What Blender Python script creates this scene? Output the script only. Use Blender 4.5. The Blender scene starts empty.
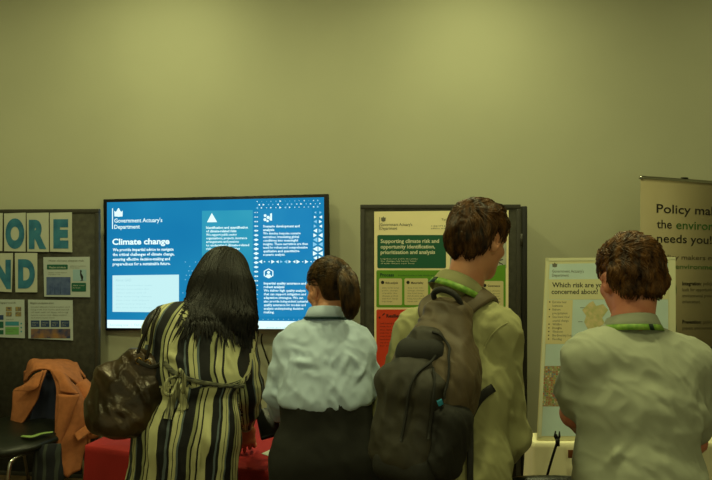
import bpy, math, random
import numpy as np
from mathutils import Vector, Matrix

random.seed(7)
RNG = np.random.default_rng(7)
SC = bpy.context.scene
COL = SC.collection
F = 560.0          # focal length in pixels of the 712x480 frame
CAMZ = 1.65

# ------------------------------------------------------------------ camera
cd = bpy.data.cameras.new('camera')
cam = bpy.data.objects.new('camera', cd)
COL.objects.link(cam)
cam.location = (0, 0, CAMZ)
cam.rotation_euler = (math.pi / 2, 0, 0)
cd.sensor_width = 36.0
cd.lens = 36.0 * F / 712.0
cd.clip_start = 0.05
SC.camera = cam

# ------------------------------------------------------------------ world, exposure
w = bpy.data.worlds.new('world')
SC.world = w
w.use_nodes = True
w.node_tree.nodes['Background'].inputs[0].default_value = (0.80, 0.82, 0.42, 1)
w.node_tree.nodes['Background'].inputs[1].default_value = 0.50
SC.view_settings.view_transform = 'Standard'
SC.view_settings.look = 'None'
SC.view_settings.gamma = 1.0
SC.view_settings.exposure = 0.0
SC.view_settings.use_curve_mapping = False

LAMP_COL = (0.98, 1.0, 0.46)
CEIL = 3.75
WALLY = 4.08
# (x, y, power, size) of the ceiling downlights
LAMPS = [(-1.36, 3.15, 15, .3), (0.86, 3.15, 15, .3), (3.1, 3.15, 4, .3), (-3.6, 3.15, 6, .3),
         (-1.4, 1.75, 25, .3), (0.9, 1.75, 25, .3), (-3.6, 1.7, 9, .3), (3.1, 1.7, 4, .3),
         (-1.0, -0.6, 15, .3), (1.2, -0.6, 13, .3)]
lamp_lights = []
for (x, y, pw, sz) in LAMPS:
    ld = bpy.data.lights.new('downlight_lamp', 'AREA')
    ld.shape = 'DISK'; ld.size = sz; ld.energy = pw; ld.color = LAMP_COL
    lo = bpy.data.objects.new('downlight_lamp', ld)
    COL.objects.link(lo)
    lo.location = (x, y, CEIL - 0.035)
    lamp_lights.append(lo)

# ------------------------------------------------------------------ helpers
def at(px, py, d):
    return np.array([(px - 356.0) / F * d, d, CAMZ - (py - 240.0) / F * d])

def V3(*a):
    return np.array(a, float)

def nrm(v):
    v = np.asarray(v, float)
    return v / max(1e-9, np.linalg.norm(v))

def tag(o, label=None, cat=None, group=None, kind=None):
    if label: o['label'] = label
    if cat: o['category'] = cat
    if group: o['group'] = group
    if kind: o['kind'] = kind
    return o

def empty(name, loc, rz=0.0):
    o = bpy.data.objects.new(name, None)
    COL.objects.link(o)
    o.location = tuple(loc)
    o.rotation_euler = (0, 0, rz)
    o.empty_display_size = 0.1
    return o

def mesh_obj(name, V, Fs, mats, parent=None, origin=None, smooth=True, mi=None, uv=None, attrs=None):
    """V in world space; the object sits at origin (or its parent's origin)."""
    V = np.asarray(V, float)
    off = np.array(parent.matrix_world.translation) if parent is not None else np.array(origin if origin is not None else (0, 0, 0), float)
    if parent is not None:
        off = np.array(ORIG.get(parent.name, (0, 0, 0)), float)
    me = bpy.data.meshes.new(name)
    me.from_pydata((V - off).tolist(), [], [tuple(int(i) for i in f) for f in Fs])
    if not isinstance(mats, (list, tuple)): mats = [mats]
    for m in mats: me.materials.append(m)
    if mi is not None: me.polygons.foreach_set('material_index', list(mi))
    if smooth: me.polygons.foreach_set('use_smooth', [True] * len(me.polygons))
    if uv is not None:
        l = me.uv_layers.new(name='cloth')
        l.data.foreach_set('uv', np.asarray(uv, float).ravel())
    me.update()
    o = bpy.data.objects.new(name, me)
    COL.objects.link(o)
    if parent is not None:
        o.parent = parent
    else:
        o.location = tuple(off)
    ORIG[o.name] = off
    return o
ORIG = {}

def root_empty(name, loc):
    o = empty(name, loc)
    ORIG[o.name] = np.array(loc, float)
    return o

# ------------------------------------------------------------------ materials
MATS = {}
def srgb(r, g, b):
    def f(c):
        c /= 255.0
        return c / 12.92 if c <= 0.04045 else ((c + 0.055) / 1.055) ** 2.4
    return (f(r), f(g), f(b), 1)

def mat(name, col, rough=0.7, metal=0.0, noise=0.0, nscale=30, bump=0.0, bscale=200, col2=None, spec=0.4, sheen=0.0, stretch=None):
    if name in MATS: return MATS[name]
    m = bpy.data.materials.new(name); m.use_nodes = True
    nt = m.node_tree; b = nt.nodes['Principled BSDF']
    b.inputs['Base Color'].default_value = col
    b.inputs['Roughness'].default_value = rough
    b.inputs['Metallic'].default_value = metal
    b.inputs['Specular IOR Level'].default_value = spec
    if sheen: b.inputs['Sheen Weight'].default_value = sheen
    tc = nt.nodes.new('ShaderNodeTexCoord')
    mp = nt.nodes.new('ShaderNodeMapping')
    nt.links.new(tc.outputs['Object'], mp.inputs[0])
    if stretch: mp.inputs['Scale'].default_value = stretch
    if noise or col2:
        n = nt.nodes.new('ShaderNodeTexNoise'); n.inputs['Scale'].default_value = nscale; n.inputs['Detail'].default_value = 4
        nt.links.new(mp.outputs[0], n.inputs['Vector'])
        r = nt.nodes.new('ShaderNodeValToRGB')
        c2 = col2 or tuple(min(1, c * (1 + noise)) for c in col[:3]) + (1,)
        c1 = col if col2 else tuple(c * (1 - noise) for c in col[:3]) + (1,)
        r.color_ramp.elements[0].position = 0.35; r.color_ramp.elements[1].position = 0.65
        r.color_ramp.elements[0].color = c1; r.color_ramp.elements[1].color = c2
        nt.links.new(n.outputs[0], r.inputs[0]); nt.links.new(r.outputs[0], b.inputs['Base Color'])
    if bump:
        n2 = nt.nodes.new('ShaderNodeTexNoise'); n2.inputs['Scale'].default_value = bscale; n2.inputs['Detail'].default_value = 3
        nt.links.new(mp.outputs[0], n2.inputs['Vector'])
        bp = nt.nodes.new('ShaderNodeBump'); bp.inputs['Strength'].default_value = bump; bp.inputs['Distance'].default_value = 0.004
        nt.links.new(n2.outputs[0], bp.inputs['Height']); nt.links.new(bp.outputs[0], b.inputs['Normal'])
    MATS[name] = m
    return m

def emis(name, col, strength=1.0, col2=None, nscale=2.0):
    if name in MATS: return MATS[name]
    m = bpy.data.materials.new(name); m.use_nodes = True
    nt = m.node_tree; nt.nodes.remove(nt.nodes['Principled BSDF'])
    e = nt.nodes.new('ShaderNodeEmission')
    e.inputs[0].default_value = col; e.inputs[1].default_value = strength
    if col2:
        tc = nt.nodes.new('ShaderNodeTexCoord'); n = nt.nodes.new('ShaderNodeTexNoise'); n.inputs['Scale'].default_value = nscale
        r = nt.nodes.new('ShaderNodeValToRGB'); r.color_ramp.elements[0].color = col; r.color_ramp.elements[1].color = col2
        r.color_ramp.elements[0].position = .35; r.color_ramp.elements[1].position = .65
        nt.links.new(tc.outputs['Object'], n.inputs['Vector']); nt.links.new(n.outputs[0], r.inputs[0]); nt.links.new(r.outputs[0], e.inputs[0])
    nt.links.new(e.outputs[0], nt.nodes['Material Output'].inputs[0])
    MATS[name] = m
    return m

# ------------------------------------------------------------------ signed distance solids
def rot_frame(right, fwd, up):
    return np.array([right, fwd, up])

def frame_from(f_yaw, pitch=0.0, roll=0.0):
    """Head or body frame: yaw 0 faces +Y, positive yaw turns to +X; pitch > 0 looks down; roll > 0 tilts the top to the right."""
    f = V3(math.sin(f_yaw), math.cos(f_yaw), 0); r = V3(math.cos(f_yaw), -math.sin(f_yaw), 0); u = V3(0, 0, 1)
    f2 = f * math.cos(pitch) - u * math.sin(pitch); u2 = u * math.cos(pitch) + f * math.sin(pitch)
    r3 = r * math.cos(roll) - u2 * math.sin(roll); u3 = u2 * math.cos(roll) + r * math.sin(roll)
    return np.array([r3, f2, u3])

def seg(a, b, ra, rb, side=(1, 0, 0), sq=2.0):
    a = np.asarray(a, float); b = np.asarray(b, float)
    ab = b - a; L = max(1e-6, np.linalg.norm(ab)); wv = ab / L
    el = isinstance(ra, (tuple, list))
    if not el:
        def f(P):
            q = P - a
            t = np.clip(q @ wv / L, 0, 1)
            return np.linalg.norm(q - t[:, None] * ab, axis=1) - (ra + (rb - ra) * t)
        return f
    u = np.asarray(side, float); u = nrm(u - wv * (u @ wv)); v = np.cross(wv, u)
    def f(P):
        q = P - a
        t = np.clip(q @ wv / L, 0, 1)
        q = q - t[:, None] * ab
        rx = ra[0] + (rb[0] - ra[0]) * t; ry = ra[1] + (rb[1] - ra[1]) * t
        m = np.minimum(rx, ry)
        k = (np.abs((q @ u) / rx) ** sq + np.abs((q @ v) / ry) ** sq + np.abs((q @ wv) / m) ** sq) ** (1 / sq)
        return (k - 1) * m
    return f

def ell(c, r, R=None):
    c = np.asarray(c, float); r = np.asarray(r, float)
    R = np.eye(3) if R is None else R
    def f(P):
        q = (P - c) @ R.T / r
        return (np.linalg.norm(q, axis=1) - 1) * r.min()
    return f

def plane(p, n):
    p = np.asarray(p, float); n = nrm(n)
    return lambda P: (P - p) @ n

def smin(a, b, k):
    if k <= 0: return np.minimum(a, b)
    h = np.maximum(k - np.abs(a - b), 0) / k
    return np.minimum(a, b) - h * h * k * 0.25

def union(prims, k=0.03):
    def f(P):
        d = prims[0](P)
        for p in prims[1:]: d = smin(d, p(P), k)
        return d
    return f

def cut(f, g, k=0.01):        # keep f where g < 0
    return lambda P: -smin(-f(P), -g(P), k)

def grow(f, r):
    return lambda P: f(P) - r

def grad(f, P, e=0.002):
    g = np.empty_like(P)
    for i in range(3):
        d = np.zeros(3); d[i] = e
        g[:, i] = f(P + d) - f(P - d)
    n = g / (2 * e)
    return n

def project(f, P, off=0.0, it=4):
    P = P.copy()
    for _ in range(it):
        g = grad(f, P); m = (g * g).sum(1) + 1e-6
        P -= ((f(P) - off) / m)[:, None] * g
    return P

def surfnet(f, lo, hi, h):
    lo = np.asarray(lo, float); hi = np.asarray(hi, float)
    n = np.ceil((hi - lo) / h).astype(int) + 1
    n = ((n + 3) // 4) * 4 + 1
    # coarse pass
    nc = (n - 1) // 4 + 1
    def gridpts(idx, step): return lo + idx * step
    ci = np.stack(np.meshgrid(*[np.arange(k) for k in nc], indexing='ij'), -1).reshape(-1, 3)
    cv = f(gridpts(ci, 4 * h)).reshape(nc)
    big = cv.repeat(4, 0).repeat(4, 1).repeat(4, 2)
    # nearest coarse sample for each fine sample
    ix = [np.clip((np.arange(k) + 2) // 4, 0, nc[a] - 1) for a, k in enumerate(n)]
    V = cv[np.ix_(*ix)].astype(float)
    m = np.abs(V) < 4.6 * h
    idx = np.argwhere(m)
    for s in range(0, len(idx), 400000):
        part = idx[s:s + 400000]
        V[part[:, 0], part[:, 1], part[:, 2]] = f(gridpts(part, h))
    S = V < 0
    nx, ny, nz = V.shape
    cn = (nx - 1, ny - 1, nz - 1)
    def cid(i, j, k): return (i * cn[1] + j) * cn[2] + k
    acc_id, acc_p, quads = [], [], []
    for ax in range(3):
        sl0 = [slice(None)] * 3; sl1 = [slice(None)] * 3
        sl0[ax] = slice(0, -1); sl1[ax] = slice(1, None)
        A = V[tuple(sl0)]; B = V[tuple(sl1)]
        e = np.argwhere((A < 0) != (B < 0))
        if not len(e): continue
        a = A[e[:, 0], e[:, 1], e[:, 2]]; b = B[e[:, 0], e[:, 1], e[:, 2]]
        p = e.astype(float); p[:, ax] += a / (a - b)
        o1, o2 = (ax + 1) % 3, (ax + 2) % 3
        ok = (e[:, o1] > 0) & (e[:, o2] > 0) & (e[:, o1] < cn[o1]) & (e[:, o2] < cn[o2])
        e = e[ok]; p = p[ok]; inn = a[ok] < 0
        q = []
        for (d1, d2) in ((-1, -1), (0, -1), (0, 0), (-1, 0)):
            c = e.copy(); c[:, o1] += d1; c[:, o2] += d2
            ids = cid(c[:, 0], c[:, 1], c[:, 2])
            acc_id.append(ids); acc_p.append(p); q.append(ids)
        q = np.stack(q, 1)
        q[~inn] = q[~inn][:, ::-1]
        quads.append(q)
    ids = np.concatenate(acc_id); ps = np.concatenate(acc_p); quads = np.concatenate(quads)
    uq, inv = np.unique(ids, return_inverse=True)
    cnt = np.bincount(inv).astype(float)
    P = np.stack([np.bincount(inv, ps[:, i]) / cnt for i in range(3)], 1)
    Fq = np.searchsorted(uq, quads)
    return lo + P * h, Fq

def join(*parts):
    Vs, Fs, o = [], [], 0
    for V, Fq in parts:
        Vs.append(np.asarray(V, float)); Fs += [tuple(int(i) + o for i in f) for f in Fq]; o += len(V)
    return np.concatenate(Vs), Fs

def smooth_noise(P, s, seed=0):
    """Cheap band-limited noise, about -1..1."""
    r = np.random.default_rng(seed)
    out = np.zeros(len(P))
    for i in range(6):
        k = r.normal(size=3); k = k / np.linalg.norm(k) * s * r.uniform(.6, 1.5)
        out += np.sin(P @ k + r.uniform(0, 6.3) + 1.3 * np.sin(P @ (k[[1, 2, 0]] * .7) + r.uniform(0, 6)))
    return out / 3.2

def wrinkle(f, V, ridges=(), namp=0.0, ns=(40,), seed=1):
    N = grad(f, V); N /= np.linalg.norm(N, axis=1)[:, None] + 1e-9
    d = np.zeros(len(V))
    if namp:
        n = smooth_noise(V, ns[0], seed)
        d += namp * (1 - 2 * np.abs(n)) + namp * .6 * (1 - 2 * np.abs(smooth_noise(V * np.array([1.6, 1, 1]) + V[:, [2, 0, 1]] * .5, ns[0] * 2.1, seed + 3)))
    for (a, b, wd, hh) in ridges:
        a = np.asarray(a); b = np.asarray(b); ab = b - a
        t = np.clip((V - a) @ ab / (ab @ ab), 0, 1)
        bend = smooth_noise(V, 18, seed + 9) * wd * .6
        dist = np.linalg.norm(V - a - t[:, None] * ab, axis=1) + bend
        d += 1.35 * hh * np.exp(-(dist / wd) ** 2) * np.sin(np.pi * np.clip(t, .08, .92)) - hh * .5 * np.exp(-((dist - 1.8 * wd) / wd) ** 2) * np.sin(np.pi * np.clip(t, .08, .92))
    return V + N * d[:, None]

def catmull(pts, n):
    pts = [np.asarray(p, float) for p in pts]
    P = [2 * pts[0] - pts[1]] + pts + [2 * pts[-1] - pts[-2]]
    out = []
    for i in range(1, len(P) - 2):
        for j in range(n):
            t = j / n
            out.append(.5 * ((2 * P[i]) + (-P[i - 1] + P[i + 1]) * t + (2 * P[i - 1] - 5 * P[i] + 4 * P[i + 1] - P[i + 2]) * t * t + (-P[i - 1] + 3 * P[i] - 3 * P[i + 1] + P[i + 2]) * t ** 3))
    out.append(pts[-1])
    return np.array(out)

def tube(pts, r, n=10, cap=True, smooth=0):
    pts = [np.asarray(p, float) for p in pts]
    rr = list(r) if isinstance(r, (list, tuple, np.ndarray)) else [r] * len(pts)
    if smooth:
        rr = list(np.interp(np.linspace(0, 1, (len(pts) - 1) * smooth + 1), np.linspace(0, 1, len(pts)), rr))
        pts = catmull(pts, smooth)
    V, Fs = [], []
    up = V3(0, 0, 1); prev = None
    for i, p in enumerate(pts):
        t = nrm(pts[min(i + 1, len(pts) - 1)] - pts[max(i - 1, 0)])
        if prev is None:
            a = np.cross(t, up)
            if np.linalg.norm(a) < .05: a = np.cross(t, V3(1, 0, 0))
        else:
            a = prev - t * (prev @ t)
        a = nrm(a); prev = a; b = np.cross(t, a)
        for k in range(n):
            an = 2 * math.pi * k / n
            V.append(p + rr[i] * (a * math.cos(an) + b * math.sin(an)))
    for i in range(len(pts) - 1):
        for k in range(n):
            Fs.append((i * n + k, i * n + (k + 1) % n, (i + 1) * n + (k + 1) % n, (i + 1) * n + k))
    if cap:
        Fs.append(tuple(reversed(range(n)))); Fs.append(tuple(range((len(pts) - 1) * n, len(pts) * n)))
    return np.array(V), Fs

def box(c, size, R=None, bev=0.0):
    """Box with bevelled vertical and horizontal edges (chamfer), R rows = local axes."""
    R = np.eye(3) if R is None else np.asarray(R, float)
    hx, hy, hz = [s / 2 for s in size]
    bev = min(bev, hx * .9, hy * .9, hz * .9)
    V, Fs = [], []
    if bev <= 0:
        for z in (-hz, hz):
            for (x, y) in ((-hx, -hy), (hx, -hy), (hx, hy), (-hx, hy)): V.append((x, y, z))
        Fs = [(3, 2, 1, 0), (4, 5, 6, 7), (0, 1, 5, 4), (1, 2, 6, 5), (2, 3, 7, 6), (3, 0, 4, 7)]
    else:
        steps = 3
        rings = [(-hz + bev * (1 - math.cos(a)) , bev * (1 - math.sin(a))) for a in [math.pi / 2 * i / steps for i in range(steps + 1)]]
        rings = rings + [(-z, b) for z, b in reversed(rings)]
        for z, b in rings:
            for (sx, sy, a0) in ((1, 1, 0), (-1, 1, 90), (-1, -1, 180), (1, -1, 270)):
                for q in range(steps + 1):
                    a = math.radians(a0 + 90 * q / steps)
                    V.append((sx * (hx - bev) + (bev - b) * math.cos(a), sy * (hy - bev) + (bev - b) * math.sin(a), z))
        n = 4 * (steps + 1)
        for i in range(len(rings) - 1):
            for k in range(n):
                Fs.append((i * n + k, i * n + (k + 1) % n, (i + 1) * n + (k + 1) % n, (i + 1) * n + k))
        Fs.append(tuple(reversed(range(n)))); Fs.append(tuple(range((len(rings) - 1) * n, len(rings) * n)))
    V = np.array(V) @ R + np.asarray(c, float)
    return V, Fs

def patch(rows, n=6, thick=0.004, wr=0.0, seed=3):
    """Smooth cloth sheet through a grid of control points, given thickness."""
    rr = [catmull(r, n) for r in rows]
    cols = [catmull([r[i] for r in rr], n) for i in range(len(rr[0]))]
    G = np.array(cols)                     # (m, k, 3)
    m, k = G.shape[:2]
    P = G.reshape(-1, 3)
    du = np.gradient(G, axis=0); dv = np.gradient(G, axis=1)
    N = np.cross(du.reshape(-1, 3), dv.reshape(-1, 3)); N /= np.linalg.norm(N, axis=1)[:, None] + 1e-9
    if wr: P = P + N * (wr * smooth_noise(P, 30, seed))[:, None]
    A = P + N * thick / 2; B = P - N * thick / 2
    V = np.concatenate([A, B]); o = m * k
    Fs = []
    for i in range(m - 1):
        for j in range(k - 1):
            a, b, c, d = i * k + j, (i + 1) * k + j, (i + 1) * k + j + 1, i * k + j + 1
            Fs.append((a, b, c, d)); Fs.append((d + o, c + o, b + o, a + o))
    for i in range(m - 1):
        a, b = i * k, (i + 1) * k
        Fs.append((a, a + o, b + o, b)); a += k - 1; b += k - 1; Fs.append((b, b + o, a + o, a))
    for j in range(k - 1):
        a, b = j, j + 1
        Fs.append((b, b + o, a + o, a)); a += (m - 1) * k; b += (m - 1) * k; Fs.append((a, a + o, b + o, b))
    return V, Fs

def strip_on(f, pts, width, thick=0.003, off=0.003, n=8, it=5, free=False, side=None):
    """A flat strap laid along points on the surface f = off."""
    P = catmull(pts, n)
    if not free: P = project(f, P, off, it)
    T = np.gradient(P, axis=0); T /= np.linalg.norm(T, axis=1)[:, None] + 1e-9
    N = grad(f, P, .004); N -= T * (N * T).sum(1)[:, None]; N /= np.linalg.norm(N, axis=1)[:, None] + 1e-9
    S = np.cross(T, N)
    wd = np.interp(np.linspace(0, 1, len(P)), np.linspace(0, 1, len(width)), width) if isinstance(width, (list, tuple)) else np.full(len(P), width)
    prof = [(-.5, -.5), (-.5, .3), (-.35, .5), (.35, .5), (.5, .3), (.5, -.5)]
    V = []
    for i in range(len(P)):
        for (a, b) in prof: V.append(P[i] + S[i] * a * wd[i] + N[i] * b * thick)
    m = len(prof); Fs = []
    for i in range(len(P) - 1):
        for k in range(m): Fs.append((i * m + k, i * m + (k + 1) % m, (i + 1) * m + (k + 1) % m, (i + 1) * m + k))
    Fs.append(tuple(range(m))); Fs.append(tuple(reversed(range((len(P) - 1) * m, len(P) * m))))
    return np.array(V), Fs

# ------------------------------------------------------------------ printed and lit flats
TXT = {}
def text_geo(s, bold=0.0, res=2):
    key = (s, bold, res)
    if key in TXT: return TXT[key]
    c = bpy.data.curves.new('t', 'FONT')
    c.body = s; c.size = 1.0; c.offset = bold; c.resolution_u = res; c.fill_mode = 'FRONT'
    o = bpy.data.objects.new('t', c); COL.objects.link(o)
    dg = bpy.context.evaluated_depsgraph_get(); dg.update()
    me = bpy.data.meshes.new_from_object(o.evaluated_get(dg))
    V = np.array([v.co[:2] for v in me.vertices]) if len(me.vertices) else np.zeros((0, 2))
    Fs = [tuple(p.vertices) for p in me.polygons]
    bpy.data.objects.remove(o); bpy.data.curves.remove(c); bpy.data.meshes.remove(me)
    if len(V): V[:, 0] -= V[:, 0].min()
    TXT[key] = (V, Fs)
    return TXT[key]

class Flat:
    """A flat thing in the place. Points on it are named by where the photograph shows them; the geometry is real size on the plane."""
    def __init__(s, o, x, y):
        s.o = np.asarray(o, float); s.x = nrm(x); y = np.asarray(y, float)
        s.y = nrm(y - s.x * (y @ s.x)); s.n = nrm(np.cross(s.x, s.y))
        if s.n @ (s.o - V3(0, 0, CAMZ)) > 0: s.n = -s.n
        s.layers = []
    def uv(s, px, py):
        d = at(px, py, 1.0) - V3(0, 0, CAMZ)
        c = V3(0, 0, CAMZ)
        t = ((s.o - c) @ s.n) / (d @ s.n)
        p = c + d * t - s.o
        return np.array([p @ s.x, p @ s.y])
    def w(s, uv, lift=0.0):
        return s.o + s.x * uv[0] + s.y * uv[1] + s.n * lift
    def poly(s, m, pts, lift=0.001, raw=False):
        P = [s.w(p if raw else s.uv(*p), lift) for p in pts]
        s.layers.append((m, np.array(P), [tuple(range(len(P)))]))
    def rect(s, m, x0, y0, x1, y1, lift=0.001, r=0.0, slope=0.0):
        if r <= 0: return s.poly(m, [(x0, y0), (x1, y0 + slope * (x1 - x0)), (x1, y1 + slope * (x1 - x0)), (x0, y1)], lift)
        pts = []
        for (cx, cy, a0) in ((x1 - r, y0 + r, -90), (x1 - r, y1 - r, 0), (x0 + r, y1 - r, 90), (x0 + r, y0 + r, 180)):
            for q in range(5):
                a = math.radians(a0 + 90 * q / 4); xx = cx + r * math.cos(a)
                pts.append((xx, cy + r * math.sin(a) + slope * (xx - x0)))
        s.poly(m, pts, lift)
    def disc(s, m, x, y, r, lift=0.001, n=16, ry=None):
        s.poly(m, [(x + r * math.cos(2 * math.pi * i / n), y + (ry or r) * math.sin(2 * math.pi * i / n)) for i in range(n)], lift)
    def text(s, m, t, x0, yb, x1, cap, bold=0.0, lift=0.0016, slope=0.0, res=2):
        V, Fs = text_geo(t, bold, res)
        if not len(V): return
        a = s.uv(x0, yb); b = s.uv(x1, yb + slope * (x1 - x0)); c = s.uv(x0, yb - cap)
        sx = (b - a) / V[:, 0].max(); sy = (c - a) / 0.73
        P = [s.w(a + sx * v[0] + sy * v[1], lift) for v in V]
        s.layers.append((m, np.array(P), Fs))
    def lines(s, m, x0, y, x1, dy, n, cap=1.6, seed=0, lift=0.0016, slope=0.0, words=None, bold=0.0):
        r = random.Random(seed)
        pool = words or 'the and of risk climate for with data policy over model sea level will support change based long term public sector work from impact better this assets advice team'.split()
        for i in range(n):
            s_, L = '', (x1 - x0) / (cap * 1.0)
            while len(s_) < L * (1 if i < n - 1 else .6): s_ += r.choice(pool) + ' '
            end = x1 - r.uniform(0, .12) * (x1 - x0) if i < n - 1 else x0 + .6 * (x1 - x0)
            s.text(m, s_.strip(), x0, y + i * dy, end, cap, bold, lift, slope, res=1)
    def finish(s, name, parent=None, label=None):
        if not s.layers: return None
        mats = []; Vs = []; Fs = []; mi = []; o = 0
        for m, V, fs in s.layers:
            if m not in mats: mats.append(m)
            k = mats.index(m)
            Vs.append(V)
            for f in fs: Fs.append(tuple(i + o for i in f)); mi.append(k)
            o += len(V)
        ob = mesh_obj(name, np.concatenate(Vs), Fs, mats, parent, smooth=False, mi=mi)
        # make every face look towards the viewer's side of the plane
        me = ob.data
        nn = Vector(s.n)
        flip = [p.index for p in me.polygons if p.normal.dot(nn) < 0]
        if flip:
            for i in flip: me.polygons[i].flip()
            me.update()
        s.layers = []
        if label: ob['label'] = label
        return ob
    def slab(s, name, corners, thick, mats, parent=None, origin=None, raw=False):
        uv = [np.asarray(c, float) if raw else s.uv(*c) for c in corners]
        V = [s.w(u, 0) for u in uv] + [s.w(u, -thick) for u in uv]
        n = len(uv)
        Fs = [tuple(range(n)), tuple(reversed(range(n, 2 * n)))] + [(i, i + n, (i + 1) % n + n, (i + 1) % n) for i in range(n)]
        return mesh_obj(name, V, Fs, mats, parent, origin, smooth=False)

# ================================================================== THE ROOM
wall_m = mat('wall_paint', srgb(180, 180, 154), .75, noise=.03, nscale=1.2, bump=.15, bscale=160)
ceil_m = mat('ceiling_paint', srgb(205, 202, 190), .9)
carpet = mat('carpet', srgb(74, 58, 42), .95, col2=srgb(120, 96, 62), nscale=7, bump=.6, bscale=300)
skirt_m = mat('skirting_paint', srgb(120, 112, 92), .5)
def struct(name, V, Fs, m):
    o = mesh_obj(name, V, Fs, m, smooth=False); o['kind'] = 'structure'; return o
X0, X1, Y0 = -5.2, 5.2, -5.0
struct('floor', *box(((X0 + X1) / 2, (Y0 + WALLY) / 2, -.05), (X1 - X0, WALLY - Y0, .1)), carpet)
struct('ceiling', *box(((X0 + X1) / 2, (Y0 + WALLY) / 2, CEIL + .05), (X1 - X0, WALLY - Y0, .1)), ceil_m)
struct('wall_back', *box(((X0 + X1) / 2, WALLY + .06, CEIL / 2), (X1 - X0 + .24, .12, CEIL)), wall_m)
struct('wall_left', *box((X0 - .06, (Y0 + WALLY) / 2, CEIL / 2), (.12, WALLY - Y0, CEIL)), wall_m)
struct('wall_right', *box((X1 + .06, (Y0 + WALLY) / 2, CEIL / 2), (.12, WALLY - Y0, CEIL)), wall_m)
struct('baseboard_back', *box((0, WALLY - .008, .05), (X1 - X0, .016, .1), bev=.004), skirt_m)

white_metal = mat('white_metal', srgb(215, 213, 205), .4)
dif = emis('lamp_diffuser', (1, .93, .55, 1), 3.0)
for i, (x, y, pw, sz) in enumerate(LAMPS):
    t = root_empty('ceiling_downlight', (x, y, CEIL - .03))
    tag(t, 'round recessed ceiling downlight above the hall', 'downlight', 'ceiling downlights')
    n = 28; V = []; Fs = []
    R = sz / 2
    for (r, z) in ((R + .03, 0), (R + .035, -.008), (R + .02, -.014), (R, -.012), (R - .005, .012)):
        for k in range(n):
            a = 2 * math.pi * k / n; V.append((x + r * math.cos(a), y + r * math.sin(a), CEIL + z))
    for j in range(4):
        for k in range(n): Fs.append((j * n + k, (j + 1) * n + k, (j + 1) * n + (k + 1) % n, j * n + (k + 1) % n))
    mesh_obj('trim_ring', V, Fs, white_metal, t)
    lamp_lights[i].parent = t
    lamp_lights[i].location = (0, 0, -.012)

# ================================================================== DISPLAY BOARDS
felt = mat('dark_felt', srgb(62, 60, 50), .95, noise=.22, nscale=26, bump=.3, bscale=400)
frame_m = mat('board_frame', srgb(58, 56, 48), .5, noise=.08)
dark_frame = mat('dark_board_edge', srgb(32, 31, 27), .45)
chrome = mat('chrome', srgb(200, 198, 190), .18, 1.0)
black_pl = mat('black_plastic', srgb(14, 14, 15), .35)

def display_board(name, o, xdir, width, height, label, leaf=0.0):
    """Felt panel in a frame standing on two feet, o = bottom left corner of the front face."""
    x = nrm(xdir); z = V3(0, 0, 1); n = np.cross(x, z)     # n points to the viewer (-Y-ish)
    R = np.array([x, -n, z])
    base = o + x * width / 2
    t = root_empty(name, (base[0], base[1], 0))
    tag(t, label, 'display board', 'felt display boards')
    th = .03
    mesh_obj('felt_panel', *box(o + x * width / 2 + z * (height / 2) - n * th / 2, (width - .05, th * .7, height - .05), R), felt, t)
    parts = [box(o + x * width / 2 + z * (height - .014) - n * th / 2, (width, th, .028), R, .004),
             box(o + x * width / 2 + z * .014 - n * th / 2, (width, th, .028), R, .004),
             box(o + x * .014 + z * height / 2 - n * th / 2, (.028, th, height - .057), R, .004),
             box(o + x * (width - .014) + z * height / 2 - n * th / 2, (.028, th, height - .057), R, .004)]
    mesh_obj('frame', *join(*parts), frame_m, t)
    if leaf:
        # second leaf folded away behind, seen edge on
        rr = nrm(x * .10 - n * .995); Rl = np.array([rr, np.cross(z, rr), z])
        c = o + x * (width + .026) - n * .01
        mesh_obj('folded_leaf', *box(c + rr * leaf / 2 + z * (height / 2), (leaf, .035, height - .02), Rl, .006), dark_frame, t)
        hs = [tube([o + x * (width + .004) + z * (q - .04), o + x * (width + .004) + z * (q + .04)], .008, 10) for q in (.35, .95, 1.65)]
        for hgeo in hs: mesh_obj('hinge', *hgeo, frame_m, t)
    return t

# middle board, depth 3.5
mbx = at(360.3, 240, 3.5)
MB_O = V3(mbx[0], 3.5, 0.0); MB_X = nrm(V3(1, -.012, 0)); MBW = 1.0; MBH = 1.872
display_board('display_board', MB_O, MB_X, MBW, MBH, 'dark grey felt display board behind the man with the backpack', leaf=.55)
# left board, depth about 4
LB_R = at(98.5, 240, 3.86)
LB_X = nrm(V3(math.cos(.10), -math.sin(.10), 0)); LBW = 1.25
LB_O = V3(LB_R[0], LB_R[1], 0) - LB_X * LBW
display_board('display_board', LB_O, LB_X, LBW, 1.865, 'dark felt display board at the left with blue lettered sheets')

# ---------------- sheets on the left board
paper = mat('paper', srgb(188, 192, 176), .7, noise=.03, nscale=8)
paper_w = mat('paper_cool', srgb(180, 190, 188), .7, noise=.02, nscale=8)
ink = mat('ink_black', srgb(28, 28, 26), .6)
ink_grey = mat('ink_grey', srgb(105, 105, 92), .7)
ink_dg = mat('ink_dark_green', srgb(24, 66, 48), .7)
blue_l = mat('letter_blue', srgb(34, 94, 130), .6, col2=srgb(62, 130, 158), nscale=9)
pr_green = mat('print_dark_green', srgb(30, 92, 74), .6)
pr_teal = mat('print_teal', srgb(64, 140, 160), .6)
pr_lgreen = mat('print_light_green', srgb(110, 165, 95), .6)
pr_navy = mat('print_navy', srgb(44, 66, 108), .6, noise=.2, nscale=60)
pr_photo = mat('print_photo_blue', srgb(66, 84, 132), .6, col2=srgb(88, 106, 150), nscale=25)
pr_coast = mat('print_coast_photo', srgb(40, 56, 98), .6, col2=srgb(150, 110, 70), nscale=16)
pr_sky = mat('print_pale_blue', srgb(150, 182, 196), .6)
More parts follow.
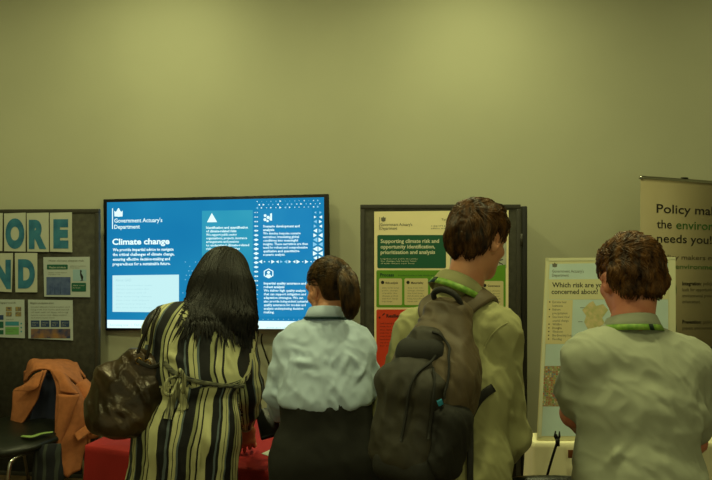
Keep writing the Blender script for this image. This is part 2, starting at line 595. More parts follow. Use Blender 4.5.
pr_mix = mat('print_small_photos', srgb(84, 82, 96), .6, col2=srgb(170, 150, 90), nscale=70)

LBn = np.cross(LB_X, V3(0, 0, 1))
def lb_flat(lift=.008): return Flat(LB_O + LBn * lift, LB_X, V3(0, 0, 1))
def sheet(name, corners, label, group=None, draw=None, cat='sheet', lift=.008, m=None):
    fl = lb_flat(lift)
    c = fl.w(fl.uv(*corners[3]))
    o = fl.slab(name, corners, .002, m or paper, None, c)
    tag(o, label, cat, group)
    if draw: draw(fl, o)
    return o
def big_letter(ch, x0, yb, x1, cap, bold=.07):
    def d(fl, o):
        fl.text(blue_l, ch, x0, yb, x1, cap, bold, res=6)
        fl.finish('letter', o)
    return d
G1 = 'blue lettered sheets on the left board'
sheet('letter_sheet', [(-20, 213.5), (2.6, 213), (2.2, 251), (-20, 252)], 'white sheet cut off by the left edge, first of the top row', G1, big_letter('M', -17.5, 246.5, -1, 27))
sheet('letter_sheet', [(4.0, 213.5), (25.6, 212.6), (25.4, 251.6), (4.2, 251.2)], 'white sheet with a large blue letter O', G1, big_letter('O', 5.6, 246, 24.5, 26.5))
sheet('letter_sheet', [(26.6, 213), (48.6, 212.6), (48.8, 251.9), (27.2, 251.6)], 'white sheet with a large blue letter R', G1, big_letter('R', 29, 246.5, 46.5, 26), lift=.010)
sheet('letter_sheet', [(49.8, 212.8), (71.8, 212.3), (72.2, 252.2), (50, 251.6)], 'white sheet with a large blue letter E', G1, big_letter('E', 53.5, 246, 68.5, 26))
sheet('letter_sheet', [(-9, 253.5), (12.9, 253), (11.6, 292.2), (-9, 291)], 'white sheet with a large blue letter N cut by the frame', G1, big_letter('N', -7, 286.5, 11, 26))
sheet('letter_sheet', [(14.8, 253), (37.2, 253), (37.2, 292.3), (15.4, 292.2)], 'white sheet with a large blue letter D', G1, big_letter('D', 18.2, 286, 35, 26))

def d_bird(fl, o):
    fl.rect(pr_green, 47, 264.5, 67.8, 269.4, r=.8)
    fl.text(paper, 'Weather and climate', 49, 268.3, 66, 2.2, .01)
    fl.rect(pr_photo, 46.5, 277, 70.6, 295, .001)
    fl.rect(pr_sky, 73, 269.5, 86.5, 281, .001)
    fl.poly(ink, [(80.2, 269.8), (82, 270.6), (81.4, 273), (83.4, 277), (82.8, 280.4), (84.6, 280.6), (80, 280.8), (81.6, 279.8), (80.2, 275)], .0015)
    fl.rect(pr_green, 71.6, 282.8, 86.2, 291.6, r=1)
    fl.lines(paper, 73, 286, 85, 2.4, 2, 1.5, 4)
    for q in (49.8, 54.6, 60): fl.poly(pr_navy, [(q, 294), (q + .8, 294), (q + .5, 285), (q + .3, 285)], .0015)
    fl.text(ink_grey, 'How climate shapes risk', 49, 261.5, 84, 2.0)
    fl.lines(ink_grey, 48, 273, 69, 1.9, 2, 1.2, 1); fl.lines(ink_grey, 70, 266.5, 86, 1.8, 2, 1.2, 2)
    fl.finish('print', o)
sheet('information_sheet', [(43.3, 257.2), (89.7, 256.8), (90, 297.2), (44.2, 296.6)], 'white information sheet with a small bird photo', None, d_bird, m=paper_w)
def d_coast(fl, o):
    fl.text(ink_grey, 'Mitigation and adaptation options', 30.5, 303.8, 54, 1.9, .005)
    fl.lines(ink_grey, 31, 307.5, 70, 2.7, 5, 1.4, 7)
    for i in range(4): fl.rect(pr_navy, 31 + i * 9.9, 320.4, 39.6 + i * 9.9, 327, .001)
    for i in range(4): fl.lines(paper, 32 + i * 9.9, 323.2, 39 + i * 9.9, 2.2, 2, 1.2, i)
    fl.rect(pr_coast, 31, 328.8, 70.4, 338.3, .001)
    fl.finish('print', o)
sheet('information_sheet', [(28, 299.6), (72.6, 300.3), (73, 340.4), (28.4, 338.4)], 'white information sheet with a row of blue boxes and coast photo', None, d_coast, m=paper_w)
def d_green(fl, o):
    fl.text(ink_grey, 'Our approach', -8, 303.5, 16, 1.9)
    for (a, b) in ((6, 306.8), (15.5, 306.8), (6, 312), (15.5, 312)): fl.rect(pr_mix, a, b, a + 5.8, b + 4.4, .001)
    fl.rect(pr_navy, -8, 315, 3.6, 319.8, .001); fl.rect(pr_teal, 5.4, 321.5, 19, 325.6, .001)
    fl.rect(pr_green, -8, 321.5, 3.6, 328, .001); fl.rect(pr_lgreen, 5.4, 327, 19, 334.6, .001)
    fl.rect(pr_green, -8, 330, 3.6, 334.4, .001)
    fl.lines(ink_grey, 6, 319.8, 19, 2, 1, 1.3, 3); fl.lines(ink_grey, 6, 330, 18, 2, 2, 1.3, 5)
    for q in range(3): fl.disc(pr_teal, 21.4, 323.5 + 4 * q, .9, .001)
    fl.finish('print', o)
sheet('information_sheet', [(-20, 299.4), (24.2, 299.6), (24.8, 338.2), (-20, 336.4)], 'white information sheet with green boxes, cut off by the left edge', None, d_green, m=paper_w)

# ================================================================== TELEVISION
tvL = at(104, 199.5, 4.04); tvR = at(327, 194.3, 3.94)
TVX = nrm(tvR - tvL); TVF = Flat(tvL, TVX, nrm(V3(0, 0, 1)))
tv = root_empty('television', (tvL + tvR)[:2].tolist() and ((tvL[0] + tvR[0]) / 2, (tvL[1] + tvR[1]) / 2 + .1, 0))
tag(tv, 'large black framed television showing a blue climate change page', 'television')
uTL = TVF.uv(104, 199.5); wTV = np.linalg.norm(tvR - tvL); hTV = abs(TVF.uv(104.2, 330.6)[1] - uTL[1])
Rtv = np.array([TVF.x, -TVF.n, TVF.y])
cTV = TVF.w((wTV / 2, -hTV / 2), -.03)
mesh_obj('housing', *box(cTV, (wTV + .02, .05, hTV + .006), Rtv, .006), black_pl, tv)
mesh_obj('wall_bracket', *box((cTV[0], (cTV[1] + .02 + WALLY) / 2, cTV[2]), (.5, WALLY - cTV[1] - .02, .35), None, .008), black_pl, tv)
# the lit page
S_ = 1.0
scr_blue = emis('screen_blue', (.008, .195, .43, 1), S_, (.013, .24, .47, 1), 1.6)
scr_box = emis('screen_box_blue', (.022, .30, .48, 1), S_, (.035, .35, .51, 1), 3)
scr_box2 = emis('screen_box_mid_blue', (.012, .22, .48, 1), S_, (.018, .25, .50, 1), 3)
scr_white = emis('screen_white', (.72, .95, .93, 1), S_ * 1.15)
scr_pale = emis('screen_pale', (.58, .90, .92, 1), S_)
scr_faint = emis('screen_faint', (.46, .76, .80, 1), S_)
scr_mid = emis('screen_mid', (.25, .62, .85, 1), S_)
q = TVF
sl = -.0226
def tx(x, y):   # correct a point by the page's slight slope (flat at the lower edge)
    return y
q.poly(scr_blue, [(107.0, 202.3), (324.0, 197.2), (324.3, 329), (107.0, 327.8)], .0005)
scr = q.finish('screen', tv)
def sly(y): return -.0226 * (1 - (y - 197) / 133.0) + .004 * (y - 197) / 133.0
q.poly(scr_white, [(107.3, 319.8), (324.2, 321.4), (324.3, 329.2), (107.3, 327.9)], .0012)
q.poly(scr_box, [(202, 210.8), (252.8, 210), (252.8, 316), (202, 315)], .0010)
q.poly(scr_box2, [(258.6, 209.4), (312, 208.3), (312, 259), (258.6, 259.2)], .0010)
q.poly(scr_box2, [(258.6, 264.2), (312, 264.2), (312, 317), (258.6, 316.4)], .0010)
q.poly(scr_pale, [(112.6, 275.4), (179, 274.6), (179, 312.4), (112.6, 311.8)], .0012)
for (a, b) in (((112.6, 275.4), (179, 274.6)),): pass
q.rect(scr_white, 112.2, 208.3, 113.1, 229, .0014)
# crown and arms emblem
q.disc(scr_white, 118.6, 213.8, 3.3, .0014, ry=3.0); q.poly(scr_white, [(114.4, 210.8), (116, 212), (118.6, 207.8), (121.2, 212), (122.8, 210.6), (122.6, 216.5), (114.6, 216.5)], .0015)
q.disc(scr_white, 118.6, 209, .9, .0014)
q.text(scr_white, "Government Actuary's", 114.4, 222.6, 162.4, 4.2, .014, slope=-.014)
q.text(scr_white, 'Department', 114.4, 228.8, 140, 4.2, .014, slope=-.014)
q.text(scr_white, 'Climate change', 112.4, 244.6, 169.6, 6.0, .03, slope=-.012, res=3)
for i, (t_, x1) in enumerate((('We provide impartial advice to navigate', 173.8), ('the critical challenges of climate change,', 174.6), ('ensuring effective decision-making and', 170), ('preparedness for a sustainable future.', 170.6))):
    q.text(scr_white, t_, 112.8, 251.2 + i * 4.75, x1, 3.1, .026, slope=-.010, res=1)
q.text(scr_faint, 'About GAD', 115.4, 281.4, 131.4, 2.8, .01)
for i in range(7): q.lines(scr_faint, 116, 286 + i * 3.7, 176 - (i % 3) * 5, 3, 1, 1.6, i)
q.text(scr_faint, 'Recruiting now   |   Find out more', 110, 326, 152, 2.6, 0)
q.text(scr_faint, 'www.gov.uk', 266, 328.4, 286, 2.2, 0)
q.poly(scr_white, [(207, 222.3), (217.2, 222.1), (211.9, 213)], .0014)
for i, (t_, x1) in enumerate((('Identification and quantification', 248), ('of climate-related risks', 236.5), ('We support public sector', 237), ('organisations, projects, insurance', 247.2), ('arrangements and pensions', 239), ('to understand climate-related', 249.2), ('risks and opportunities', 240))):
    q.text(scr_white, t_, 206.2, 228.8 + i * 3.52, x1, 2.5, .03 if i < 2 else .022, slope=-.008, res=1)
# scenario icon
for (a, b, r) in ((265.2, 215.6, 1.4), (268.2, 217.4, 1.6), (265, 219.6, 1.5), (270.6, 219.2, 1.2), (267.6, 221, 1.2)): q.disc(scr_white, a, b, r, .0014)
q.poly(scr_white, [(270.2, 213.6), (272, 213.2), (272, 220.6), (270.2, 220.6)], .0014)
for i, (t_, x1) in enumerate((('Scenario development and', 299.6), ('analysis', 274.4), ('We develop bespoke scenario', 300.8), ('narratives, translating global', 299), ('conditions into meaningful', 298), ('insights. These narratives are then', 308), ('used for robust and comprehensive', 307.8), ('qualitative and quantitative', 299.6), ('scenario analysis.', 285.4))):
    q.text(scr_white, t_, 263.2, 227.4 + i * 3.55, x1, 2.5, .03 if i < 2 else .022, slope=-.006, res=1)
# quality icon: shield outline with dots
for k in range(6):
    a0, a1 = math.pi / 3 * k, math.pi / 3 * (k + 1)
    def pp(a, r): return (268.6 + r * 1.1 * math.sin(a), 273.4 + r * math.cos(a))
    q.poly(scr_white, [pp(a0, 5.0), pp(a1, 5.0), pp(a1, 4.0), pp(a0, 4.0)], .0014)
q.disc(scr_white, 268.6, 272.4, 1.5, .0014); q.poly(scr_white, [(265.6, 277.2), (271.6, 277.2), (270.4, 274.4), (266.8, 274.4)], .0014)
for i, (t_, x1) in enumerate((('Impartial quality assurance and', 306), ('robust analysis', 284.6), ('We deliver high quality analysis', 305.6), ('that can support mitigation and', 306), ('adaptation strategies. We can', 303.2), ('also provide independent actuarial', 308), ('quality assurance for models and', 305.8), ('analysis underpinning decision', 303.4), ('making.', 274.4))):
    q.text(scr_white, t_, 263.8, 284.4 + i * 3.6, x1, 2.5, .03 if i < 2 else .022, slope=.002, res=1)
# triangle pattern
rt = random.Random(4)
def tri(x, y, s, left, m=scr_white):
    k = -1 if left else 1
    q.poly(m, [(x - k * s * .5, y - s * .55), (x + k * s * .5, y), (x - k * s * .5, y + s * .55)], .0014)
for r in range(24):
    y = 212.5 + r * 4.55
    dens = 1 - abs(y - 252) / 62
    if 200 < y < 318:
        for cx, lf in ((254.9, True), (257.5, False)):
            s = max(.7, 3.2 * dens)
            tri(cx, y, s, lf)
    if y < 322:
        for cx, lf in ((315.2, r % 2 == 0), (320.6, r % 2 == 1)):
            s = max(.6, 4.6 * (1 - abs(y - 246) / 75)) * rt.uniform(.8, 1.1)
            tri(cx, y, s, lf, scr_white if rt.random() > .25 else scr_mid)
for c in range(13):
    x = 260.5 + c * 4.2
    tri(x, 261.7, rt.choice((3.4, 2.6, 1.4, 3.6)), c % 2 == 0, scr_white if rt.random() > .3 else scr_mid)
for r in range(3):
    for c in range(14):
        x = 257 + c * 4.7; y = 200.8 + r * 3.2 - (x - 257) * .02
        tri(x + (r % 2) * 2, y + .8, rt.choice((.7, 1.2, 1.7)) + .2 * r, c % 2 == 0, scr_white if rt.random() > .5 else scr_mid)
for r in range(8):
    for c in range(6):
        x = 182 + c * 3.4 + (r % 2); y = 262 + r * 4.4
        if rt.random() < .25 + c * .14: q.disc(scr_mid, x, y, .55, .0014, 6)
for c in range(12): q.disc(scr_mid, 258 + c * 5.1, 319.4, .5, .0014, 6)
q.finish('screen_content', tv)
# standby light, badge
q.poly(white_metal, [(211, 331.4), (219, 331.5), (219, 332.4), (211, 332.3)], .0008)
c0 = at(262, 334, 3.98)
mesh_obj('power_cord', *tube([c0, at(261.5, 342, 4.0), at(266, 356, 4.03), at(270, 372, 4.05), at(269, 420, 4.05), V3(-.62, 4.04, .02)], .006, 8, smooth=5), black_pl, tv)
ORIGq = None

# ================================================================== POSTER ON THE MIDDLE BOARD
cream = mat('poster_cream', srgb(246, 234, 186), .35, noise=.02, nscale=6)
po_green = mat('poster_dark_green', srgb(28, 92, 66), .45)
po_lime = mat('poster_lime', srgb(98, 152, 42), .45)
po_red = mat('poster_red', srgb(212, 66, 38), .45)
po_orange = mat('poster_orange', srgb(222, 160, 60), .45)
po_cream2 = mat('poster_panel_cream', srgb(212, 200, 150), .5)
ink_w = mat('ink_white', srgb(226, 226, 196), .5)
MBn = np.cross(MB_X, V3(0, 0, 1))
P = Flat(MB_O + MBn * .012 + V3(0, 0, 0), MB_X, V3(0, 0, 1))
c = P.w(P.uv(374, 402))
ps = P.slab('poster', [(374.2, 211.6), (508.6, 210.2), (508.2, 402), (374.4, 402)], .003, cream, None, c)
tag(ps, 'tall cream poster with green panel pinned to the middle board', 'poster')
P.rect(po_green, 377.3, 235, 446, 268.2, .001, r=1.6)
P.rect(po_lime, 376.4, 270.2, 505.6, 307.4, .001, r=1.6)
P.rect(po_cream2, 379, 278.4, 402, 305, .0014, r=1.4); P.rect(po_cream2, 404.4, 278.4, 428, 305, .0014, r=1.4)
P.rect(po_cream2, 430.4, 278.4, 454, 305, .0014, r=1.4); P.rect(po_cream2, 456.4, 278.4, 479, 305, .0014, r=1.4); P.rect(po_cream2, 481, 281, 503.4, 308.6, .0014, r=1.4)
P.rect(po_red, 376.4, 309.4, 440, 398, .001, r=1.6); P.rect(po_orange, 443, 309.4, 505.6, 398, .001, r=1.6)
P.rect(mat('poster_photo', srgb(168, 172, 158), .5, col2=srgb(196, 196, 176), nscale=12), 450, 216, 506.4, 268, .001)
for (a, b, c_, d_) in ((489, 262, 503, 259), (492, 260.5, 496, 268), (498, 259, 500, 265), (494, 262, 490, 266), (497, 261, 503, 264)):
    P.poly(ink, [(a, b), (a + .4, b + 1.3), (c_, d_ + 1), (c_, d_)], .0016)
P.poly(po_lime, [(478, 272), (488, 267.4), (505.6, 264.4), (505.6, 274), (478, 274)], .0015)
P.finish('print', ps)
ps_n = P
P.disc(ink_grey, 383.4, 219.4, 2.2, .0014); P.poly(ink_grey, [(381, 217.2), (382.2, 218.4), (383.4, 216.4), (384.6, 218.4), (385.8, 217.2), (385.4, 221), (381.4, 221)], .0015)
P.text(ink_grey, "Government Actuary's", 380.4, 225.8, 412.2, 3.0, .004)
P.text(ink_grey, 'Department', 380.4, 229.6, 397.2, 3.0, .004)
P.rect(ink_grey, 379.3, 217, 379.7, 230, .0014)
for i, (t_, x1) in enumerate((('Supporting climate risk and', 439), ('opportunity identification,', 435), ('prioritisation and analysis', 435))):
    P.text(ink_w, t_, 380.6, 242.9 + i * 5.55, x1, 3.9, .02, slope=-.003)
for i in range(3): P.lines(ink_w, 380.6, 259.4 + i * 2.3, 442.6 - i * 3, 2, 1, 1.4, i + 30)
P.text(ink_dg, 'Process', 380.2, 276.4, 394, 3.4, .03)
P.text(ink_dg, 'A cyclical process to help identify and assess', 398, 276, 440, 1.6)
for i, x in enumerate((379, 404.4, 430.4, 456.4, 481)):
    dy = 3 if i == 4 else 0
    P.disc(ink, x + 3.6, 282.4 + dy, 1.7, .0018); P.text(ink, ('Risk analysis', 'Materiality', 'Selection', 'Assess', 'Governance')[i], x + 6.6, 283.8 + dy, x + 19, 2.2, .02)
    P.lines(ink_grey, x + 3, 288.4 + dy, x + 20, 2.7, 6, 1.4, i + 3, lift=.0018)
P.poly(ink, [(378.6, 317), (380, 316.4), (380.6, 318), (379.4, 318.6)], .0016); P.poly(ink, [(382, 315), (384.4, 313), (385, 313.8), (382.6, 315.8)], .0016)
P.text(ink, 'Resilience', 386.4, 317.4, 405, 3.4, .03); P.lines(ink, 380, 324, 400, 3.2, 8, 1.5, 44)
P.text(ink_grey, 'Tackling climate risk', 441.4, 220.4, 470, 2.2); P.lines(ink_grey, 431, 226.4, 470, 2.6, 2, 1.6, 9)
P.finish('lettering', ps)
pin_m = mat('steel_pin', srgb(190, 186, 170), .25, 1.0)

# ================================================================== ROLL-UP BANNER AT RIGHT
bn_m = mat('banner_cream', srgb(150, 138, 104), .55, noise=.02, nscale=5)
bTL = at(640.5, 178, 3.56); bX = nrm(V3(math.cos(math.radians(25)), math.sin(math.radians(25)), 0))
B = Flat(bTL, bX, V3(0, 0, 1))
bw = .85
bc = bTL + bX * bw / 2
bn = root_empty('roll_up_banner', (bc[0], bc[1], 0))
tag(bn, 'cream roll-up banner with policy lettering at the right edge', 'banner')
zt = bTL[2]
Rb = np.array([B.x, -B.n, B.y])
mesh_obj('banner_sheet', *box(V3(bc[0], bc[1], (zt + .1) / 2) , (bw, .002, zt - .1), Rb), bn_m, bn)
mesh_obj('top_rail', *box(V3(bc[0], bc[1], zt + .004) , (bw + .012, .022, .022), Rb, .006), chrome, bn)
mesh_obj('rail_clip', *box(V3(bc[0], bc[1], zt + .018) - B.n * 0, (.05, .024, .012), Rb, .004), black_pl, bn)
mesh_obj('pole', *tube([V3(bc[0], bc[1], .1) - B.n * .03, V3(bc[0], bc[1], zt) - B.n * .03], .009, 12), chrome, bn)
mesh_obj('cassette', *box(V3(bc[0], bc[1], .05), (bw + .03, .16, .1), Rb, .02), chrome, bn)
B2 = Flat(bTL + B.n * .002, bX, V3(0, 0, 1)); B = B2
bk = mat('banner_black', srgb(34, 30, 26), .6); bg = mat('banner_green', srgb(52, 104, 40), .6); bgy = mat('banner_grey', srgb(92, 84, 62), .6); bdisc = mat('banner_disc_green', srgb(30, 92, 48), .6)
def btext(m, t_, x0, yb, x1, cap, bold, sl):
    B.text(m, t_, x0, yb, x1, cap, bold, slope=sl, res=3)
btext(bk, 'Policy makers', 656.4, 212.6, 733, 9.2, .008, .042)
btext(bk, 'the', 656.6, 228, 671.6, 9.0, .008, .034)
btext(bg, 'environment', 676, 228.8, 738, 8.8, .008, .034)
btext(bk, 'needs you!', 656.8, 242.2, 711.4, 8.8, .008, .030)
btext(bgy, 'Policy makers must consider', 658, 259, 752, 5.0, .006, .022)
btext(bg, 'the environmental impact', 660, 268.4, 748, 5.0, .006, .018)
for (y, t_, ls) in ((285.2, 'Integration:', ('policy makers should', 'look for opportunities to', 'environmental protection', 'enhancement.')), (323.6, 'Prevention:', ('policy should', 'prevent environmental harm')), (349.6, 'Rectification at source:', ('', 'should, at source', 'damage to the env')), (384, 'Polluter pays:', ('', 'costs of pollution', 'those who cause')), (416, 'Precautionary:', ('', 'where there is a threat', 'policy makers act'))):
    x0 = 682.2
    if t_.startswith('Rect'): B.text(bk, t_, 676, y, 724, 3.8, .025)
    else: B.text(bk, t_, x0, y, 701.2, 3.8, .025)
    if ls[0]: B.text(bgy, ls[0], 703.2, y, 703.2 + len(ls[0]) * 1.55, 3.6, .002)
    for i, l in enumerate(ls[1:]): B.text(bgy, l, x0, y + 6.0 * (i + 1), x0 + len(l) * 1.5, 3.6, .002)
    B.disc(bdisc, 671, y + 4.5, 5.4, .001, 24, ry=12.0 if y < 300 else 10)
btext(bk, 'Why makers', 704, 458, 735, 4.6, .02, -.02)
B.finish('lettering', bn)
leafy = mat('banner_foliage', srgb(70, 88, 44), .6, col2=srgb(128, 136, 80), nscale=60)
B.poly(leafy, [(656, 462), (690, 455), (712, 458), (745, 456), (745, 560), (656, 560)], .001)
B.finish('foliage_print', bn)

# ================================================================== TABLES
def cloth_table(name, o, e1, L, D, ztop, zbot, m, label, amp=.012, nf=16, seed=1, flare=.03):
    """Trestle table fully covered by a cloth. o front-left corner on plan, e1 along the front edge."""
    e1 = nrm(e1); e2 = nrm(np.cross(V3(0, 0, 1), e1))
    t = root_empty(name, (o[0] + e1[0] * L / 2 + e2[0] * D / 2, o[1] + e1[1] * L / 2 + e2[1] * D / 2, 0))
    tag(t, label, 'table')
    R = np.array([e1, e2, V3(0, 0, 1)])
    ctr = V3(o[0], o[1], 0) + e1 * L / 2 + e2 * D / 2
    mesh_obj('table_top', *box(ctr + V3(0, 0, ztop - .018), (L - .02, D - .02, .028), R, .004), mat('table_wood', srgb(150, 120, 80), .5), t)
    for sx in (-1, 1):
        for sy in (-1, 1):
            p = ctr + e1 * sx * (L / 2 - .12) + e2 * sy * (D / 2 - .1)
            mesh_obj('leg', *tube([p + V3(0, 0, 0), p + V3(0, 0, ztop - .03)], .015, 10), chrome, t)
    # perimeter
    per = []; N = 60
    def corner(cx, cy, a0):
        for k in range(5):
            a = math.radians(a0 + 22.5 * k); per.append((cx + .015 * math.cos(a), cy + .015 * math.sin(a), math.cos(a), math.sin(a)))
    hx, hy = L / 2, D / 2
    def edge(x0, y0, x1, y1, nx, ny, n):
        for k in range(1, n): per.append((x0 + (x1 - x0) * k / n, y0 + (y1 - y0) * k / n, nx, ny))
    corner(hx - .015, hy - .015, 0); edge(hx - .015, hy, -hx + .015, hy, 0, 1, N)
    corner(-hx + .015, hy - .015, 90); edge(-hx, hy - .015, -hx, -hy + .015, -1, 0, N // 2)
    corner(-hx + .015, -hy + .015, 180); edge(-hx + .015, -hy, hx - .015, -hy, 0, -1, N)
    corner(hx - .015, -hy + .015, 270); edge(hx, -hy + .015, hx, hy - .015, 1, 0, N // 2)
    n = len(per); V = []; Fs = []
    s_acc = np.arange(n) / n * 2 * math.pi
    levels = [(ztop + .004, -.006), (ztop + .001, 0)] + [(ztop - (ztop - zbot) * q, 0) for q in (.03, .1, .2, .35, .5, .65, .8, .9, 1)]
    rr = np.random.default_rng(seed); ph = rr.uniform(0, 6, 3)
    for li, (z, inset) in enumerate(levels):
        q = max(0, (ztop - z) / (ztop - zbot))
        for i, (x, y, nx, ny) in enumerate(per):
            wv = (math.sin(nf * s_acc[i] + ph[0]) + .5 * math.sin(nf * 1.7 * s_acc[i] + ph[1]) + .3 * math.sin(nf * 3.1 * s_acc[i] + ph[2]))
            k = inset + q ** .7 * (amp * (wv + 1.2) + flare * q)
            p = ctr + e1 * (x + nx * k) + e2 * (y + ny * k)
            V.append((p[0], p[1], z))
    for li in range(len(levels) - 1):
        for i in range(n): Fs.append((li * n + i, (li + 1) * n + i, (li + 1) * n + (i + 1) % n, li * n + (i + 1) % n))
    Fs.append(tuple(range(n)))
    tc = mesh_obj('tablecloth', V, Fs, m, t)
    return t
red = mat('red_cloth', srgb(150, 26, 24), .85, noise=.10, nscale=5, bump=.2, bscale=500)
cl_w = mat('white_cloth', srgb(246, 238, 196), .85, bump=.2, bscale=500)
T_E1 = nrm(V3(.9497, -.313, 0)); T_E2 = nrm(V3(.313, .9497, 0)); T_O = V3(-1.19, 2.446, 0)
TZ = .75
cloth_table('covered_table', T_O, T_E1, 1.52, .72, TZ, .03, red, 'table under a red cloth in front of the television', amp=.01, nf=15, flare=.02)
cloth_table('narrow_counter', V3(at(533, 240, 2.5)[0], 2.5, 0), V3(1, 0, 0), 1.05, .13, .742, .03, cl_w, 'narrow counter under an off-white cloth below the map poster', amp=.003, nf=12, seed=5, flare=.07)

# ================================================================== POSTER STANDING ON THE WHITE TABLE
tl = at(546, 258, 2.70); tr = at(675.5, 257, 2.70); bl = at(537, 437.4, 2.52)
bl[2] = .75
Q = Flat(tl, tr - tl, tl - bl)
Q.x = nrm(tr - tl)
pm = mat('poster_pale_blue', srgb(190, 210, 206), .4, noise=.03, nscale=10)
pc = mat('poster_margin_cream', srgb(206, 202, 158), .4)
qs = root_empty('standing_poster', (float((tl[0] + tr[0]) / 2), 2.62, .75))
tag(qs, 'pale poster with a coloured map standing on the white clothed counter', 'poster')
Q.slab('backing_board', [(546, 258), (675.6, 257), (676.4, 440.2), (537, 440.2)], .006, pc, qs)
Q.poly(pm, [(549.6, 264), (668, 262), (668.4, 436), (541.4, 436)], .001)
Q.poly(pc, [(548.8, 279.5), (668, 278.5), (668, 299.4), (548.2, 299.6)], .0014)
Q.poly(po_cream2, [(547, 300), (572.8, 300), (571, 344), (544.4, 344)], .0014)
mp_land = mat('map_land', srgb(178, 176, 118), .5, col2=srgb(206, 188, 140), nscale=50)
Q.poly(mp_land, [(589, 303), (593, 301), (596, 306), (603, 304), (608, 310), (602, 318), (606, 326), (614, 332), (622, 340), (624, 352), (612, 360), (600, 364), (588, 362), (596, 354), (590, 346), (594, 338), (588, 330), (584, 322), (586, 316), (582, 310)], .0016)
mp_tiles = mat('map_tiles', srgb(160, 110, 90), .5, col2=srgb(160, 176, 120), nscale=90)
Q.poly(mp_tiles, [(541.8, 366), (565, 366), (563.4, 406.4), (539.6, 406.4)], .0014)
mpr = [mat('tile_%s' % n_, srgb(*c_), .5) for n_, c_ in (('red', (176, 84, 66)), ('green', (104, 138, 72)), ('white', (206, 200, 170)), ('orange', (196, 150, 80)), ('blue', (104, 132, 150)))]
rr_ = random.Random(3)
for i in range(11):
    for j in range(18):
        x = 541.8 + i * 2.05 - j * .12; y = 367 + j * 2.15
        if rr_.random() < .8: Q.rect(rr_.choice(mpr), x, y, x + rr_.uniform(.8, 1.8), y + rr_.uniform(.8, 1.7), .0018)
for y in (258, 300, 340, 390):
    pass
for k in range(7):
    y = 262.4 + k * 4.7; x = 664
    Q.poly(pr_green if k > 3 else ink_dg, [(x - 2.4, y), (x + 2.4, y), (x, y + 3.4)], .0016)
    if k % 2 == 0: Q.poly(pr_teal, [(x - 5.2, y + 1), (x - 3, y + 1), (x - 4.1, y + 3)], .0016)
Q.finish('print', qs)
Q.disc(ink_grey, 554.6, 265.4, 2.0, .0016); Q.poly(ink_grey, [(552, 263.4), (553.4, 264.4), (554.6, 262.4), (555.8, 264.4), (557.2, 263.4), (556.8, 267), (552.4, 267)], .0017)
Q.text(ink_grey, "Government Actuary's", 552, 272.6, 583.6, 3.0, .004); Q.text(ink_grey, 'Department', 552, 276.6, 568.6, 3.0, .004)
Q.text(ink, 'Which risk are you most', 552, 287.3, 622, 5.0, .016); Q.text(ink, 'concerned about?', 551.4, 294, 598, 5.0, .016)
for i, t_ in enumerate(('Extreme heat', 'heatwaves', 'Extreme', 'precipitation', 'Sea level rise/', 'coastal change', 'Wildfire', 'Droughts', 'Windstorm', 'Biodiversity loss', 'Flooding')):
    y = 303.2 + i * 3.7; bul = t_ not in ('heatwaves', 'precipitation', 'coastal change')
    if bul: Q.disc(ink, 549.6 - i * .12, y - 1.2, .7, .0018, 8)
    Q.text(ink_grey if i != 7 else ink, t_, 552.4, y, 552.4 + len(t_) * 1.15, 2.5, .008, res=1)
for (x, y) in ((580, 308), (578, 322), (583, 334), (578, 346), (608, 346), (616, 350)): Q.rect(ink_grey, x, y - .5, x + 4.5, y, .0018)
Q.finish('lettering', qs)
film = mat('clear_sleeve_edge', srgb(214, 214, 178), .15, spec=.8)
for (a, b) in (((668.4, 261), (675.2, 437)),): Q.poly(film, [(669, 259), (675, 259), (676, 438), (669.6, 438)], .002)
Q.poly(film, [(546.4, 258.6), (548.8, 258.6), (541, 437), (537.6, 437)], .002)
Q.poly(film, [(546.4, 258.4), (675.2, 257.4), (675.2, 260), (546.4, 261)], .002)
Q.finish('sleeve_rim', qs)
sb = [tube([Q.w(((tr - tl) @ Q.x * k, -.2), -.012), V3(tl[0] + .60 * k, 2.98, .004)], .006, 8) for k in (.25, .75)]
mesh_obj('prop_leg', *sb[0], black_pl, qs); mesh_obj('prop_leg', *sb[1], black_pl, qs)

# ---------------- thin black stand with a fork
rodb = V3(.60, 2.34, 0)
tip = at(557.6, 441, 2.39)
t = root_empty('clip_stand', rodb)
tag(t, 'thin black rod stand with a forked tip before the white clothed counter', 'stand')
mesh_obj('base', *tube([rodb + V3(0, 0, 0), rodb + V3(0, 0, .012), rodb + V3(0, 0, .02)], [.08, .08, .03], 24), black_pl, t)
mesh_obj('rod', *tube([rodb + V3(0, 0, .01), at(540, 500, 2.39), at(551, 462, 2.39), tip], .0055, 10, smooth=6), black_pl, t)
mesh_obj('fork', *join(tube([tip - V3(0, 0, .02), tip + V3(0, 0, .012)], .009, 10), tube([tip, tip + V3(-.012, 0, .02), at(555.6, 431, 2.39)], [.006, .005, .003], 8), tube([tip, tip + V3(.008, 0, .02), at(559.4, 431.4, 2.39)], [.006, .005, .003], 8), tube([tip + V3(0, 0, .005), at(556.6, 434.5, 2.38)], [.005, .003], 8)), black_pl, t)
tg = mesh_obj('tag_card', *box(at(570.5, 454, 2.472), (.022, .002, .036), None, .0008), mat('brown_card', srgb(112, 60, 22), .7), origin=at(570.5, 454, 2.472))
tag(tg, 'small brown tag hanging on the front of the white cloth', 'tag')

